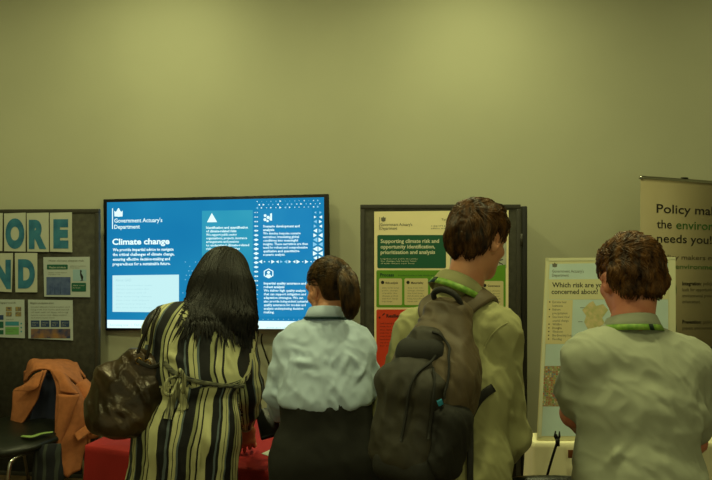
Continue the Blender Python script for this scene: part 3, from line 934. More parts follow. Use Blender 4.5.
# ================================================================== CHAIRS
leather = mat('black_leather', srgb(26, 28, 22), .38, noise=.15, nscale=20, bump=.15, bscale=150)
def chair(o, yaw, label, bh=.82):
    """o: floor point under seat centre. yaw 0 faces +Y."""
    Rr = frame_from(yaw); r, f, u = Rr
    t = root_empty('conference_chair', (o[0], o[1], 0)); tag(t, label, 'chair')
    O = V3(o[0], o[1], 0)
    def L(x, y, z): return O + r * x + f * y + u * z
    Rm = np.array([r, f, u])
    seatf = union([ell(L(0, 0, .45), (.25, .25, .052), Rm), ell(L(-.12, 0, .45), (.13, .24, .046), Rm), ell(L(.12, 0, .45), (.13, .24, .046), Rm), ell(L(0, .12, .445), (.24, .13, .045), Rm), ell(L(0, -.12, .45), (.24, .13, .045), Rm)], .05)
    V, Fq = surfnet(seatf, O + V3(-.36, -.36, .37), O + V3(.36, .36, .54), .012)
    mesh_obj('seat', V, Fq, leather, t)
    bk_ = union([seg(L(-.11, -.225, .60), L(-.11, -.27, bh), (.10, .03), (.095, .028), r), seg(L(.11, -.225, .60), L(.11, -.27, bh), (.10, .03), (.095, .028), r), seg(L(0, -.225, .60), L(0, -.27, bh), (.10, .03), (.095, .028), r)], .05)
    V, Fq = surfnet(bk_, O + V3(-.45, -.45, .45), O + V3(.45, .45, .95), .012)
    mesh_obj('backrest', V, Fq, leather, t)
    for s in (-1, 1):
        x = .255 * s
        mesh_obj('frame', *tube([L(x * .9, -.26, bh - .10), L(x, -.235, .6), L(x, -.22, .46), L(x, -.2, .425), L(x, 0, .415), L(x, .2, .415), L(x, .24, .40)], .011, 10, smooth=4), chrome, t)
        mesh_obj('leg', *tube([L(x, .23, .41), L(x, .25, .38), L(x, .27, .2), L(x, .28, .01)], .011, 10, smooth=4), chrome, t)
        mesh_obj('leg', *tube([L(x, -.19, .42), L(x, -.21, .38), L(x, -.26, .2), L(x, -.29, .01)], .011, 10, smooth=4), chrome, t)
    for yy in (-.2, .15): mesh_obj('crossbar', *tube([L(-.255, yy, .409), L(.255, yy, .409)], .009, 8), chrome, t)
    return t, L
CH_O = at(30, 500, 2.95); CH_O = V3(CH_O[0], 2.98, 0)
chL, CL = chair((-2.10, 3.47), math.radians(200), 'black leather chair with chrome frame under the rust coat', .76)
chR, CR = chair((.70, 2.03), math.radians(8), 'black chair whose back top shows below the white counter', .865)

# ================================================================== PEOPLE
def skin_mat(name, c, c2):
    return mat(name, srgb(*c), .5, col2=srgb(*c2), nscale=14, spec=.4, bump=.05, bscale=300)
skin_fair = skin_mat('skin_fair', (206, 148, 112), (196, 132, 98))
skin_warm = skin_mat('skin_warm', (172, 104, 74), (158, 92, 64))
skin_pink = skin_mat('skin_pink', (204, 136, 106), (194, 118, 92))
lip_m = mat('lips', srgb(160, 84, 72), .45)
eye_w = mat('eye_white', srgb(225, 220, 210), .25)
iris_m = mat('iris_dark', srgb(40, 28, 20), .2)

def head_solid(c, R, s=1.0, jaw=1.0):
    def L(x, y, z): return np.asarray(c) + s * (np.array([x, y, z]) @ R)
    def e(p, r): return ell(L(*p), np.array(r) * s, R)
    base = union([e((0, -.014, .036), (.074, .094, .082)), e((0, .032, -.022), (.060 * jaw, .060, .078)),
                  e((0, .012, -.062), (.054 * jaw, .062, .042)), seg(L(-.012, .062, -.096), L(.012, .062, -.096), .021 * s, .021 * s)], .03 * s)
    bumps = [base, seg(L(0, .084, .018), L(0, .108, -.024), .0085 * s, .0125 * s), seg(L(-.012, .092, -.028), L(.012, .092, -.028), .009 * s, .009 * s),
             seg(L(-.044, .070, .027), L(.044, .070, .027), .015 * s, .015 * s), e((0, .086, -.056), (.024, .014, .014)),
             e((-.042, .06, -.022), (.022, .022, .02)), e((.042, .06, -.022), (.022, .022, .02))]
    f = union(bumps, .014 * s)
    f = cut(f, lambda P, g=union([e((-.031, .100, .008), (.017, .016, .011)), e((.031, .100, .008), (.017, .016, .011))], 0): -g(P), .008 * s)
    ears = []
    for sg in (-1, 1):
        Re = frame_from(0)
        er = np.array([nrm(R[0] * 1.0 + R[1] * sg * -.45), nrm(R[1] * .95 + R[0] * sg * .42), R[2]])
        ears.append(ell(L(.079 * sg, -.008, -.004), np.array((.0085, .0195, .031)) * s, er))
        ears.append(ell(L(.073 * sg, .002, -.026), np.array((.008, .010, .012)) * s, er))
    ec = union([ell(L(.0865 * sg, -.004, 0), np.array((.008, .010, .017)) * s, R) for sg in (-1, 1)], 0)
    earf = cut(union(ears, .008), lambda P: -ec(P), .004)
    return union([f, earf], .006 * s), L

def hand_solid(wr, d, palm, thumb_side, curl=.4, s=1.0, spread=.10, poses=None):
    """wr wrist, d direction of the fingers, palm = direction the palm looks to, thumb_side = unit towards the thumb."""
    d = nrm(d); palm = nrm(np.asarray(palm) - d * (np.asarray(palm) @ d)); th = nrm(np.cross(d, palm));
    if th @ np.asarray(thumb_side) < 0: th = -th
    R = np.array([th, d, palm])
    def L(x, y, z): return wr + s * (x * th + y * d + z * palm)
    pr = [ell(L(0, .05, 0), (.038 * s, .052 * s, .015 * s), R), seg(L(.004, 0, 0), L(.002, .03, 0), (.026 * s, .019 * s), (.034 * s, .016 * s), th),
          seg(L(-.026, .082, 0), L(.026, .086, 0), .0115 * s, .012 * s), ell(L(.026, .035, .008), (.014 * s, .03 * s, .013 * s), R)]
    lens = [(.026, .045, .024, .020), (.009, .050, .029, .022), (-.009, .046, .027, .021), (-.026, .036, .020, .018)]
    fingers = []
    for i, (x, a, b, c) in enumerate(lens):
        cu = (poses[i] if poses else curl + .08 * i)
        ang = cu * .8; sp = (x / .026) * spread
        p = L(x, .086, 0)
        for j, ln in enumerate((a, b, c)):
            dv = nrm((d * math.cos(ang) + palm * math.sin(ang)) + th * sp)
            r0 = (.0088, .0078, .0070)[j] * s; r1 = (.0080, .0072, .0060)[j] * s
            q = p + dv * ln * s
            fingers.append(seg(p, q, r0, r1)); p = q; ang += cu * (1.1, .9)[min(j, 1)]
    p0 = L(.022, .02, .006); p1 = p0 + s * .040 * nrm(th * .75 + d * .75 + palm * .35); p2 = p1 + s * .030 * nrm(th * .35 + d + palm * .45); p3 = p2 + s * .024 * nrm(d + palm * .55)
    fingers += [seg(p0, p1, .0125 * s, .0105 * s), seg(p1, p2, .0098 * s, .0085 * s), seg(p2, p3, .0085 * s, .0065 * s)]
    # smooth within a finger and into the palm, never between fingers
    palmf = union(pr, .012)
    fs = [union(fingers[3 * i:3 * i + 3], .004) for i in range(5)]
    def f(P):
        dd = fs[0](P)
        for g in fs[1:]: dd = np.minimum(dd, g(P))
        return smin(palmf(P), dd, .006)
    return f

def bounds(pts, pad):
    pts = np.array(pts); return pts.min(0) - pad, pts.max(0) + pad

def comb(f, starts, flow, n=9, step=.012, width=.006, lift0=.001, lift1=.004, keep=None, jit=.25, seed=0, taper=True, stop=None, inside=True, attract=None, zmin=0.0):
    r = np.random.default_rng(seed)
    P = project(f, np.array(starts), lift0, 3)
    Ln = len(P)
    J = r.normal(size=(Ln, 3)) * jit
    sc = r.uniform(.75, 1.25, Ln)[:, None]
    lf = r.uniform(.3, 1.0, Ln)
    path = [P]
    for k in range(n):
        T = flow(P, k / n) + J
        N = grad(f, P, .003); N /= np.linalg.norm(N, axis=1)[:, None] + 1e-9
        T = T - N * (T * N).sum(1)[:, None] * (1 if inside else 0)
        T /= np.linalg.norm(T, axis=1)[:, None] + 1e-9
        P = P + T * (step * sc if np.isscalar(step) else np.asarray(step)[:, None])
        tgt = lift0 + (lift1 - lift0) * (k + 1) / n * lf
        if inside:
            g = grad(f, P, .003); m = (g * g).sum(1) + .05
            P = P - ((f(P) - tgt) / m)[:, None] * g
        else:
            if attract is not None:
                g = grad(attract, P, .003); m = (g * g).sum(1) + .05
                dd = np.clip(attract(P) - tgt, 0, .02) * (P[:, 2] > zmin)
                P = P - (dd / m)[:, None] * g
            g = grad(f, P, .003); m = (g * g).sum(1) + .05; dd = np.minimum(f(P) - tgt, 0)
            P = P - np.clip(dd / m, -.012, 0)[:, None] * g
        path.append(P)
    path = np.array(path)               # (n+1, L, 3)
    T = np.gradient(path, axis=0)
    V = []; Fs = []; m = n + 1
    for k in range(m):
        N = grad(f, path[k], .003); N /= np.linalg.norm(N, axis=1)[:, None] + 1e-9
        S = np.cross(T[k], N); S /= np.linalg.norm(S, axis=1)[:, None] + 1e-9
        t = k / n
        wk = width * (.35 + .65 * math.sin(math.pi * min(1, .2 + t * .8))) * sc if not taper else width * sc * (min(1, .3 + 3 * t)) * (1 - t ** 3 * .93)
        V.append(path[k] - S * wk * .5 - N * .0012); V.append(path[k] + N * .0016); V.append(path[k] + S * wk * .5 - N * .0012)
    V = np.array(V).transpose(1, 0, 2).reshape(-1, 3)     # per lock: 3m verts
    base = np.arange(Ln)[:, None] * 3 * m
    q = []
    for k in range(n):
        a = 3 * k
        q.append([a, a + 1, a + 4, a + 3]); q.append([a + 1, a + 2, a + 5, a + 4])
    q = np.array(q)
    Fs = (base[:, :, None] + q[None]).reshape(-1, 4)
    return V, Fs

def sample_verts(V, n, seed=0, mask=None):
    r = np.random.default_rng(seed)
    idx = np.arange(len(V)) if mask is None else np.argwhere(mask)[:, 0]
    return V[r.choice(idx, n, replace=len(idx) < n)]

def hair_mat(name, c, c2, rough=.42):
    m = mat(name, srgb(*c), rough, col2=srgb(*c2), nscale=55, stretch=(1, 1, .25), spec=.22, bump=.3, bscale=260)
    return m

def eyes(L, R, s, parent, side=.031):
    for sg in (-1, 1):
        c = L(side * sg, .0785, .008)
        V, Fq = ball(c, .0125 * s, 12)
        # iris disc faces forward: material by direction
        mi = []
        for f in Fq:
            q = nrm(np.mean([V[i] for i in f], 0) - c)
            mi.append(1 if q @ R[1] > .90 else 0)
        mesh_obj('eye', V, Fq, [eye_w, iris_m], parent, mi=mi)

def ball(c, r, n=12, sc=(1, 1, 1), R=None):
    R = np.eye(3) if R is None else R
    V = []; Fs = []
    for i in range(n + 1):
        th = math.pi * i / n
        for k in range(2 * n):
            ph = math.pi * k / n
            V.append(np.asarray(c) + (np.array([math.sin(th) * math.cos(ph) * sc[0], math.sin(th) * math.sin(ph) * sc[1], math.cos(th) * sc[2]]) * r) @ R)
    for i in range(n):
        for k in range(2 * n):
            Fs.append((i * 2 * n + k, (i + 1) * 2 * n + k, (i + 1) * 2 * n + (k + 1) % (2 * n), i * 2 * n + (k + 1) % (2 * n)))
    return np.array(V), Fs

def lathe_ring(c, R, prof, a0=0, a1=2 * math.pi, n=48, sx=1.0, sy=1.0, dz=None):
    """Elliptic ring round axis R[2]; prof is a closed loop of (radius, height)."""
    V = []; Fs = []; m = len(prof); full = abs(a1 - a0 - 2 * math.pi) < 1e-3
    K = n if full else n + 1
    for k in range(K):
        a = a0 + (a1 - a0) * k / n
        for (r, z) in prof:
            zz = z + (dz(a) if dz else 0)
            V.append(np.asarray(c) + R[0] * r * math.sin(a) * sx - R[1] * r * math.cos(a) * sy + R[2] * zz)
    for k in range(n if full else n):
        k2 = (k + 1) % K
        for j in range(m): Fs.append((k * m + j, k * m + (j + 1) % m, k2 * m + (j + 1) % m, k2 * m + j))
    if not full:
        Fs.append(tuple(range(m))); Fs.append(tuple(reversed(range((K - 1) * m, K * m))))
    return np.array(V), Fs

HH = .0085      # garment grid
class Person:
    def __init__(s, J, yaw, lean, head, label, skin, sizes, shoes=True, height_scale=1.0):
        """J: joints. head: (centre, yaw, pitch, roll, scale)."""
        s.J = {k: np.asarray(v, float) for k, v in J.items()}; J = s.J
        s.B = frame_from(yaw); s.r, s.f, s.u = s.B
        s.side = nrm((J['shR'] - J['shL']))
        s.z = sizes
        s.HR = frame_from(*head[1:4]); s.hs = head[4]; s.hc = np.asarray(head[0], float)
        s.head, s.HL = head_solid(s.hc, s.HR, s.hs, sizes.get('jaw', 1.0))
        msh = (J['shL'] + J['shR']) / 2; s.msh = msh
        hip = J['hip']
        for sg, n in ((-1, 'L'), (1, 'R')):
            J.setdefault('hip' + n, hip + s.r * sg * .09 - V3(0, 0, .02))
            J.setdefault('ank' + n, V3(hip[0], hip[1], .085) + s.r * sg * sizes.get('stance', .12) - s.f * .02)
            J.setdefault('knee' + n, (J['hip' + n] + J['ank' + n]) / 2 + s.f * .03 + V3(0, 0, .03))
        z = sizes
        nb = J['neck']
        nr = z.get('neck', .054)
        s.neckf = union([seg(s.HL(0, -.022, -.05), nb, nr, nr * 1.06), seg(nb, msh + V3(0, 0, -.04), nr * .95, .05)], .03)
        cw, cdp, ww, wdp, hw, hd = z['chest'][0], z['chest'][1], z['waist'][0], z['waist'][1], z['hip'][0], z['hip'][1]
        chest = msh + (J['waist'] - msh) * .38 + s.f * .0
        s.chest = chest
        def torso(g=0.0, blouse=0.0, k=.05):
            S = s.side
            pr = [seg(msh + (chest - msh) * .30, chest, (cw * .92 + g, cdp * .92 + g), (cw + g, cdp + g), S),
                  seg(chest, J['waist'], (cw + g, cdp + g), (ww + g + blouse, wdp + g + blouse), S),
                  seg(J['waist'], hip, (ww + g + blouse * .6, wdp + g + blouse * .6), (hw + g, hd + g), s.r),
                  seg(J['shL'], J['shR'], z.get('shr', .055) + g, z.get('shr', .055) + g),
                  seg(nb - V3(0, 0, .02), J['shL'] * .75 + nb * .25, .05 + g * .6, .045 + g), seg(nb - V3(0, 0, .02), J['shR'] * .75 + nb * .25, .05 + g * .6, .045 + g)]
            return union(pr, k)
        s.torso = torso
        def arm(n, r0, r1, r2, g=0.0):
            return union([seg(J['sh' + n], J['el' + n], r0 + g, r1 + g), seg(J['el' + n], J['wr' + n], r1 * .97 + g, r2 + g)], .02)
        s.arm = arm
        s.root = None
    def body(s, hands, label, base_d=None, bare=None):
        J = s.J; z = s.z
        parts = []
        a0, a1, a2 = z['arm']
        limbs = [s.torso(-.006), s.arm('L', a0, a1, a2), s.arm('R', a0, a1, a2), s.neckf]
        lg = z.get('leg', (.082, .054, .036))
        for n in 'LR':
            limbs += [seg(J['hip' + n], J['knee' + n], lg[0], lg[1]), seg(J['knee' + n], J['ank' + n], lg[1] * .98, lg[2])]
            an = J['ank' + n]
            limbs += [seg(an - V3(0, 0, .04) - s.f * .02, an - V3(0, 0, .055) + s.f * .15, .036, .026), seg(an, an - V3(0, 0, .05), .037, .034)]
        f = union(limbs, .03)
        lo, hi = bounds(list(J.values()) + [s.msh], .2); lo[2] = 0.0
        hi[2] = s.hc[2] - .0
        parts.append(surfnet(f, lo, hi, .012))
        # head and neck, fine
        hf = union([s.head, seg(s.HL(0, -.022, -.045), J['neck'] - V3(0, 0, .03), z.get('neck', .054), z.get('neck', .054) * 1.05)], .025)
        parts.append(surfnet(hf, s.hc - .17 - V3(0, 0, .05), s.hc + .17, .0045))
        for n, kw in hands.items():
            hfn = hand_solid(J['wr' + n], **kw)
            el = J['el' + n]; wr = J['wr' + n]
            start = el if (bare and n in bare) else wr * .8 + el * .2
            rstart = a1 if (bare and n in bare) else a2 + (a1 - a2) * .2
            g = union([hfn, seg(start, wr, rstart, a2 * .9)], .012)
            pts = [start, wr, wr + nrm(kw['d']) * .2]
            lo, hi = bounds(pts, .09)
            parts.append(surfnet(g, lo, hi, .004))
        V, Fq = join(*parts)
        base = V3(J['hip'][0], J['hip'][1], 0)
        o = mesh_obj('person', V, Fq, z['skin'], None, base)
        tag(o, label, 'person')
        s.root = o
        eyes(s.HL, s.HR, s.hs, o)
        V, Fq = join(ball(s.HL(0, .098, -.051), .01 * s.hs, 8, (2.0, .6, .42), s.HR), ball(s.HL(0, .098, -.058), .01 * s.hs, 8, (1.7, .65, .5), s.HR))
        mesh_obj('lips', V, Fq, lip_m, o)
        return o
    def garment(s, name, f, lo, hi, m, h=None, wr=None, label=None, uvf=None):
        V, Fq = surfnet(f, lo, hi, h or HH)
        if wr: V = wrinkle(f, V, **wr)
        uv = None
        if uvf is not None: uv = uvf(V, Fq)
        o = mesh_obj(name, V, Fq, m, s.root, uv=uv)
        if label: o['label'] = label
        return o
    def trousers(s, m, name='trousers', zlo=.09, g=.012, wide=1.0, top=None):
        J = s.J; z = s.z; lg = z.get('leg', (.082, .054, .036))
        pr = [s.torso(g)]
        for n in 'LR':
            pr += [seg(J['hip' + n], J['knee' + n], lg[0] + g + .006, lg[1] * wide + g + .01), seg(J['knee' + n], J['ank' + n], lg[1] * wide + g + .008, (lg[2] + .018) * wide + g)]
        f = union(pr, .035)
        zt = J['waist'][2] + .0 if top is None else top
        f = cut(cut(f, plane((0, 0, zt), (0, 0, 1)), .01), plane((0, 0, zlo), (0, 0, -1)), .005)
        lo, hi = bounds([J['hip'], J['ankL'], J['ankR'], J['waist']], .27); lo[2] = zlo - .02; hi[2] = zt + .03
        return s.garment(name, f, lo, hi, m, .011, dict(ridges=[(J['hip'] + s.r * .1 - s.f * .1 + V3(0, 0, .02), J['hip'] - s.r * .12 - s.f * .1 + V3(0, 0, -.03), .012, .004)], namp=.0018, ns=(22,), seed=4)), f
    def shoes(s, m, name='shoe', heel=0):
        for n in 'LR':
            an = s.J['ank' + n]
            f = union([seg(V3(an[0], an[1], .05) - s.f * .03, V3(an[0], an[1], .036) + s.f * .17, .046, .034), seg(V3(an[0], an[1], .09), V3(an[0], an[1], .05) - s.f * .01, .044, .046),
                       ell(V3(an[0], an[1], .022) + s.f * .07, (.044, .145, .02), s.B)], .025)
            f = cut(f, plane((0, 0, 0.002), (0, 0, -1)), .004)
            lo, hi = bounds([V3(an[0], an[1], .05) - s.f * .06, V3(an[0], an[1], .05) + s.f * .22], .08); lo[2] = -.01; hi[2] = .15
            s.garment(name, f, lo, hi, m, .008)
    def collar(s, m, n_=None, r=.066, hgt=.042, tilt=0.0, dz0=0.0, lean=None, open_=.35, lower=.018, name='collar'):
        c = s.J['neck'] + (n_ if n_ is not None else 0)
        up = nrm(s.u + (s.HL(0, -.02, -.06) - s.J['neck']))
        if lean is not None: up = nrm(up + np.asarray(lean))
        R = np.array([nrm(s.r - up * (s.r @ up)), nrm(s.f - up * (s.f @ up)), up])
        prof = [(r, -.02), (r + .001, hgt * .9), (r + .004, hgt), (r + .009, hgt * .92), (r + .017, hgt * .45), (r + .024, -.004), (r + .021, -.006), (r + .010, hgt * .4), (r + .006, hgt * .6), (r + .006, -.02)]
        def dz(a): return -lower * (1 - math.cos(a)) / 2 * 2
        V, Fq = lathe_ring(c + up * dz0, R, prof, -math.pi + open_ * .5, math.pi - open_ * .5, 56, 1.02, 1.0, dz)
        o = mesh_obj(name, V, Fq, m, s.root)
        return o, c, R
    def lanyard(s, surf, pts, m, width=.018, name='lanyard'):
        V, Fq = strip_on(surf, pts, width, .002, .004)
        return mesh_obj(name, V, Fq, m, s.root)

def short_hair(p, c1, flowf, n, extra=(), width=.007, n2=9, step=.010, lift=.009, seed=0, mname='hair', top=None, jit=.3, low=-.066, front=.085, back_off=0.0, wave=.004, wf=62):
    R = p.HR; s_ = p.hs; L = p.HL
    def e(q, r): return ell(L(*q), np.array(r) * s_, R)
    f = union([e((0, -.018, .042), (.085, .103, .090)), e((0, -.052 - back_off, -.012), (.070, .050, .066))] + [e(q, r) for q, r in extra], .03)
    c = np.asarray(p.hc)
    def front_cut(P):
        q = (P - c) @ R.T / s_
        zl = np.clip((q[:, 2] - (-.01)) / .075, 0, 1)
        yl = -.034 + (front + .034) * zl ** .8
        # ear notch
        ear = np.sqrt(((q[:, 1] + .004) / .034) ** 2 + ((q[:, 2] + .008) / .046) ** 2)
        lim = (q[:, 1] - yl) * .7
        earc = (1 - ear) * .03
        earc = np.where(np.abs(q[:, 0]) > .045, earc, -.05)
        lowc = (low + np.clip(q[:, 1] + .088, 0, 1) * .95 * (q[:, 2] < .02)) - q[:, 2]
        return np.maximum(np.maximum(lim, earc), lowc) * s_
    g = cut(f, front_cut, .012)
    V, Fq = surfnet(g, c - .16, c + .17, .006)
    V = wrinkle(g, V, namp=wave, ns=(wf,), seed=seed + 5)
    q = (V - c) @ R.T / s_
    outer = np.abs(f(V)) < .006
    st = sample_verts(V, n, seed, outer)
    bumpf = lambda P: f(P) - .004 * np.clip(smooth_noise(P, 75, seed + 1), -1, 1)
    lV, lF = comb(bumpf, st, flowf, n2, step, width, .0005, lift, jit=jit, seed=seed)
    # drop locks whose middle runs over the face or ear
    m = (n2 + 1) * 3
    mid = lV.reshape(n, m, 3)
    bad = (front_cut(mid.reshape(-1, 3)).reshape(n, m) > .008).sum(1) > m * .22
    keep = ~bad
    lV = mid[keep].reshape(-1, 3); kk = int(keep.sum())
    lF = lF.reshape(n, -1, 4)[0][None] + (np.arange(kk) * m)[:, None, None]
    lF = lF.reshape(-1, 4)
    Vj, Fj = join((V, Fq), (lV, lF))
    return mesh_obj('hair', Vj, Fj, c1, p.root), f

black_sh = mat('shoe_black', srgb(20, 19, 18), .35)
dark_tr = mat('dark_trouser_cloth', srgb(32, 32, 28), .85, noise=.15, nscale=12, bump=.2, bscale=500)
grey_tr = mat('charcoal_trouser_cloth', srgb(34, 32, 28), .85, bump=.2, bscale=500)
lime_l = mat('lanyard_lime', srgb(90, 138, 40), .5, col2=srgb(140, 176, 70), nscale=60)
lany_d = mat('lanyard_print_dark', srgb(20, 42, 30), .5)
teal_d = mat('lanyard_dark_teal', srgb(30, 58, 62), .5)

# ---------------------------------------------------------- man in white shirt at the right
shirt_w = mat('shirt_white', srgb(162, 166, 144), .85, noise=.03, nscale=10, bump=.15, bscale=500)
hair_br = hair_mat('hair_brown', (46, 28, 12), (104, 68, 30))
J = dict(neck=at(631, 333, 1.70), shL=at(587, 360, 1.66), shR=at(689, 364, 1.69), elL=at(574, 414, 1.73), elR=at(692, 440, 1.74),
         wrL=at(590, 438, 1.93), wrR=at(668, 446, 1.92), waist=at(638, 474, 1.62), hip=at(640, 525, 1.58))
R4 = Person(J, math.radians(-3), 0, (at(629, 280, 1.75), math.radians(-4), math.radians(14), math.radians(-2), 1.0), '', skin_pink,
            dict(chest=(.160, .105), waist=(.138, .105), hip=(.165, .115), arm=(.048, .040, .028), shr=.052, skin=skin_pink, neck=.058, jaw=1.05))
R4.body({'L': dict(d=(.25, 1, .05), palm=(.3, 0, -1), thumb_side=(1, 0, .2), curl=.35), 'R': dict(d=(-.25, 1, .05), palm=(-.3, 0, -1), thumb_side=(-1, 0, .2), curl=.35)},
        'person in a white shirt with a green lanyard and short brown hair, seen from behind', bare='LR')
p = R4; j = p.J
g = .016
def sleeve_short(n, sg):
    e = j['el' + n]; s_ = j['sh' + n]; wq = j['wr' + n]
    return union([seg(s_, e * .55 + s_ * .45, .054 + g, .050 + g), seg(e * .55 + s_ * .45, e * .80 + s_ * .20, .050 + g, .042 + g)], .03)
sf = union([p.torso(g, .016), sleeve_short('L', -1), sleeve_short('R', 1)], .016)
sf0 = sf
sf = cut(sf, plane((0, 0, .90), (0, 0, -1)), .01)
lo, hi = bounds([j['shL'], j['shR'], j['elL'], j['elR'], j['waist'], j['neck'], j['hip']], .16); lo[2] = .87
b = -p.f * .12
rid = [(at(562, 375, 1.58), at(580, 352, 1.58), .010, .007), (at(575, 400, 1.56), at(600, 378, 1.55), .012, .008), (at(700, 430, 1.6), at(655, 412, 1.52), .013, .009), (at(706, 415, 1.6), at(672, 396, 1.54), .011, .008),
       (at(690, 470, 1.58), at(650, 440, 1.5), .014, .009), (at(600, 470, 1.54), at(640, 430, 1.5), .016, .007), (at(612, 480, 1.54), at(622, 420, 1.5), .014, .005), (at(660, 480, 1.52), at(690, 450, 1.56), .012, .008),
       (at(560, 398, 1.6), at(580, 410, 1.6), .010, .007), (at(698, 400, 1.6), at(708, 440, 1.62), .012, .006)]
p.garment('shirt', sf, lo, hi, shirt_w, .0062, dict(ridges=rid, namp=.0032, ns=(24,), seed=3))
p.trousers(grey_tr, top=.93)
p.shoes(black_sh)
_, cc, CR4 = p.collar(shirt_w, V3(0, 0, .034), r=.060, hgt=.036, lower=.022)
# green lanyard under the collar
def neck_band(p, cc, R, r, z0, wdt, m, mk, extra_pts):
    prof = [(r + .002, z0), (r - .006, z0 + wdt), (r - .003, z0 + wdt), (r + .005, z0)]
    V, Fq = lathe_ring(cc, R, prof, -1.9, 1.9, 40, 1.02, 1.0, lambda a: -.016 * (1 - math.cos(a)))
    o = mesh_obj('lanyard', V, Fq, m, p.root)
    if mk is not None:
        V, Fq = lathe_ring(cc, R, [(q + .0015, z) for q, z in prof], mk[0], mk[1], 8, 1.02, 1.0, lambda a: -.016 * (1 - math.cos(a)))
        mesh_obj('logo_patch', V, Fq, lany_d, o)
    return o
neck_band(p, cc, CR4, .0845, -.012, .017, lime_l, (.08, .24), None)
def flow_r4(P, t):
    c = p4c + .078 * p4R[2] - .055 * p4R[1]
    d = P - c
    q = (P - p4c) @ p4R.T
    out = d / (np.linalg.norm(d, axis=1)[:, None] + 1e-6)
    sw = np.cross(out, p4R[2])
    wv = np.sin(P @ (p4R[2] * 95 + p4R[0] * 40))[:, None]
    top = np.clip(q[:, 2] / .09, 0, 1)[:, None]
    return out * .6 - p4R[2] * (1 - top) * .7 + sw * wv * .55 + p4R[0] * top * .9
p4c, p4R = p.hc, p.HR
short_hair(p, hair_br, flow_r4, 3200, extra=[((.0, -.02, .07), (.068, .085, .060))], width=.006, n2=8, step=.009, lift=.010, seed=4, jit=.30, wave=.006, low=-.072)

# ---------------------------------------------------------- man with the backpack
shirt_o = mat('shirt_olive_white', srgb(158, 156, 110), .88, noise=.03, nscale=10, bump=.15, bscale=500)
hair_dk = hair_mat('hair_dark_brown', (32, 20, 9), (92, 60, 26))
yaw3 = math.radians(24)
J = dict(neck=at(461, 298, 1.80), shL=at(416, 333, 1.86), shR=at(497, 332, 1.74), elL=at(388, 420, 1.90), elR=at(506, 434, 1.78),
         wrL=at(430, 446, 2.02), wrR=at(494, 468, 1.99), waist=at(452, 462, 1.74), hip=at(450, 505, 1.72))
R3 = Person(J, yaw3, 0, (at(478, 241, 1.83), math.radians(52), math.radians(16), math.radians(0), .97), '', skin_fair,
            dict(chest=(.160, .105), waist=(.140, .100), hip=(.158, .112), arm=(.047, .039, .027), shr=.052, skin=skin_fair, neck=.056))
p = R3; j = p.J
p.body({'L': dict(d=(.3, 1, -.2), palm=(.5, 0, -1), thumb_side=(1, 0, .2), curl=.4), 'R': dict(d=(-.05, 1, -.25), palm=(-.6, 0, -1), thumb_side=(-1, 0, .3), curl=.4)},
       'tall person in a pale shirt carrying a black backpack, head turned to the right')
def sleeve(n, r0=.052, r1=.049, r2=.036, g=.016, cuff=.9):
    e = j['el' + n]; s_ = j['sh' + n]; wq = j['wr' + n]
    return union([seg(s_, e, r0 + g, r1 + g), seg(e, e + (wq - e) * cuff, r1 + g, r2 + g * .6)], .03)
sf = union([p.torso(.016, .014), sleeve('L'), sleeve('R', .058, .052)], .018)
sf0 = sf
sf = cut(sf, plane((0, 0, .915), (0, 0, -1)), .01)
lo, hi = bounds([j[k] for k in ('shL', 'shR', 'elL', 'elR', 'wrL', 'wrR', 'waist', 'neck', 'hip')], .16); lo[2] = .88
rid = [(at(455, 340, 1.6), at(474, 395, 1.6), .012, .010), (at(463, 330, 1.6), at(492, 400, 1.6), .010, .008), (at(505, 405, 1.68), at(520, 425, 1.7), .010, .007), (at(500, 440, 1.7), at(470, 405, 1.66), .013, .009),
       (at(458, 460, 1.62), at(500, 446, 1.66), .010, .008), (at(462, 450, 1.6), at(490, 430, 1.66), .011, .007), (at(480, 322, 1.64), at(500, 312, 1.7), .008, .004), (at(525, 350, 1.7), at(529, 410, 1.7), .012, .004), (at(445, 420, 1.6), at(458, 380, 1.6), .012, .007)]
p.garment('shirt', sf, lo, hi, shirt_o, .0062, dict(ridges=rid, namp=.0045, ns=(24,), seed=8))
V, Fq = strip_on(sf0, [at(486, 348, 1.6), at(492, 335, 1.6), at(505, 322, 1.6), at(516, 317, 1.65)], .004, .0025, .000)
mesh_obj('shoulder_seam', V, Fq, shirt_o, p.root)
p.trousers(grey_tr, top=.955)
p.shoes(black_sh)
_, cc, CR3 = p.collar(shirt_o, V3(-.008, 0, .036) + p.f * .004, r=.068, hgt=.044, lower=.026, lean=(.34, .0, 0))
neck_band(p, cc, CR3, .092, -.010, .020, lime_l, (-.95, -.70), None)
p3c, p3R = p.hc, p.HR
def flow_r3(P, t):
    c = p3c + .09 * p3R[2] - .06 * p3R[1]
    d = P - c; q = (P - p3c) @ p3R.T
    out = d / (np.linalg.norm(d, axis=1)[:, None] + 1e-6)
    top = np.clip((q[:, 2] - .03) / .07, 0, 1)[:, None]
    wv = np.sin(P @ (p3R[2] * 60 + p3R[1] * 70))[:, None]
    return out * .5 * (1 - top) - p3R[2] * (1 - top) * .9 + p3R[1] * top * (1.0) + p3R[0] * wv * .25 + p3R[2] * .35 * top
short_hair(p, hair_dk, flow_r3, 3200, extra=[((0, .015, .076), (.064, .082, .056))], width=.006, n2=9, step=.010, lift=.010, seed=14, jit=.26, wave=.005, low=-.082, front=.10, back_off=.004)

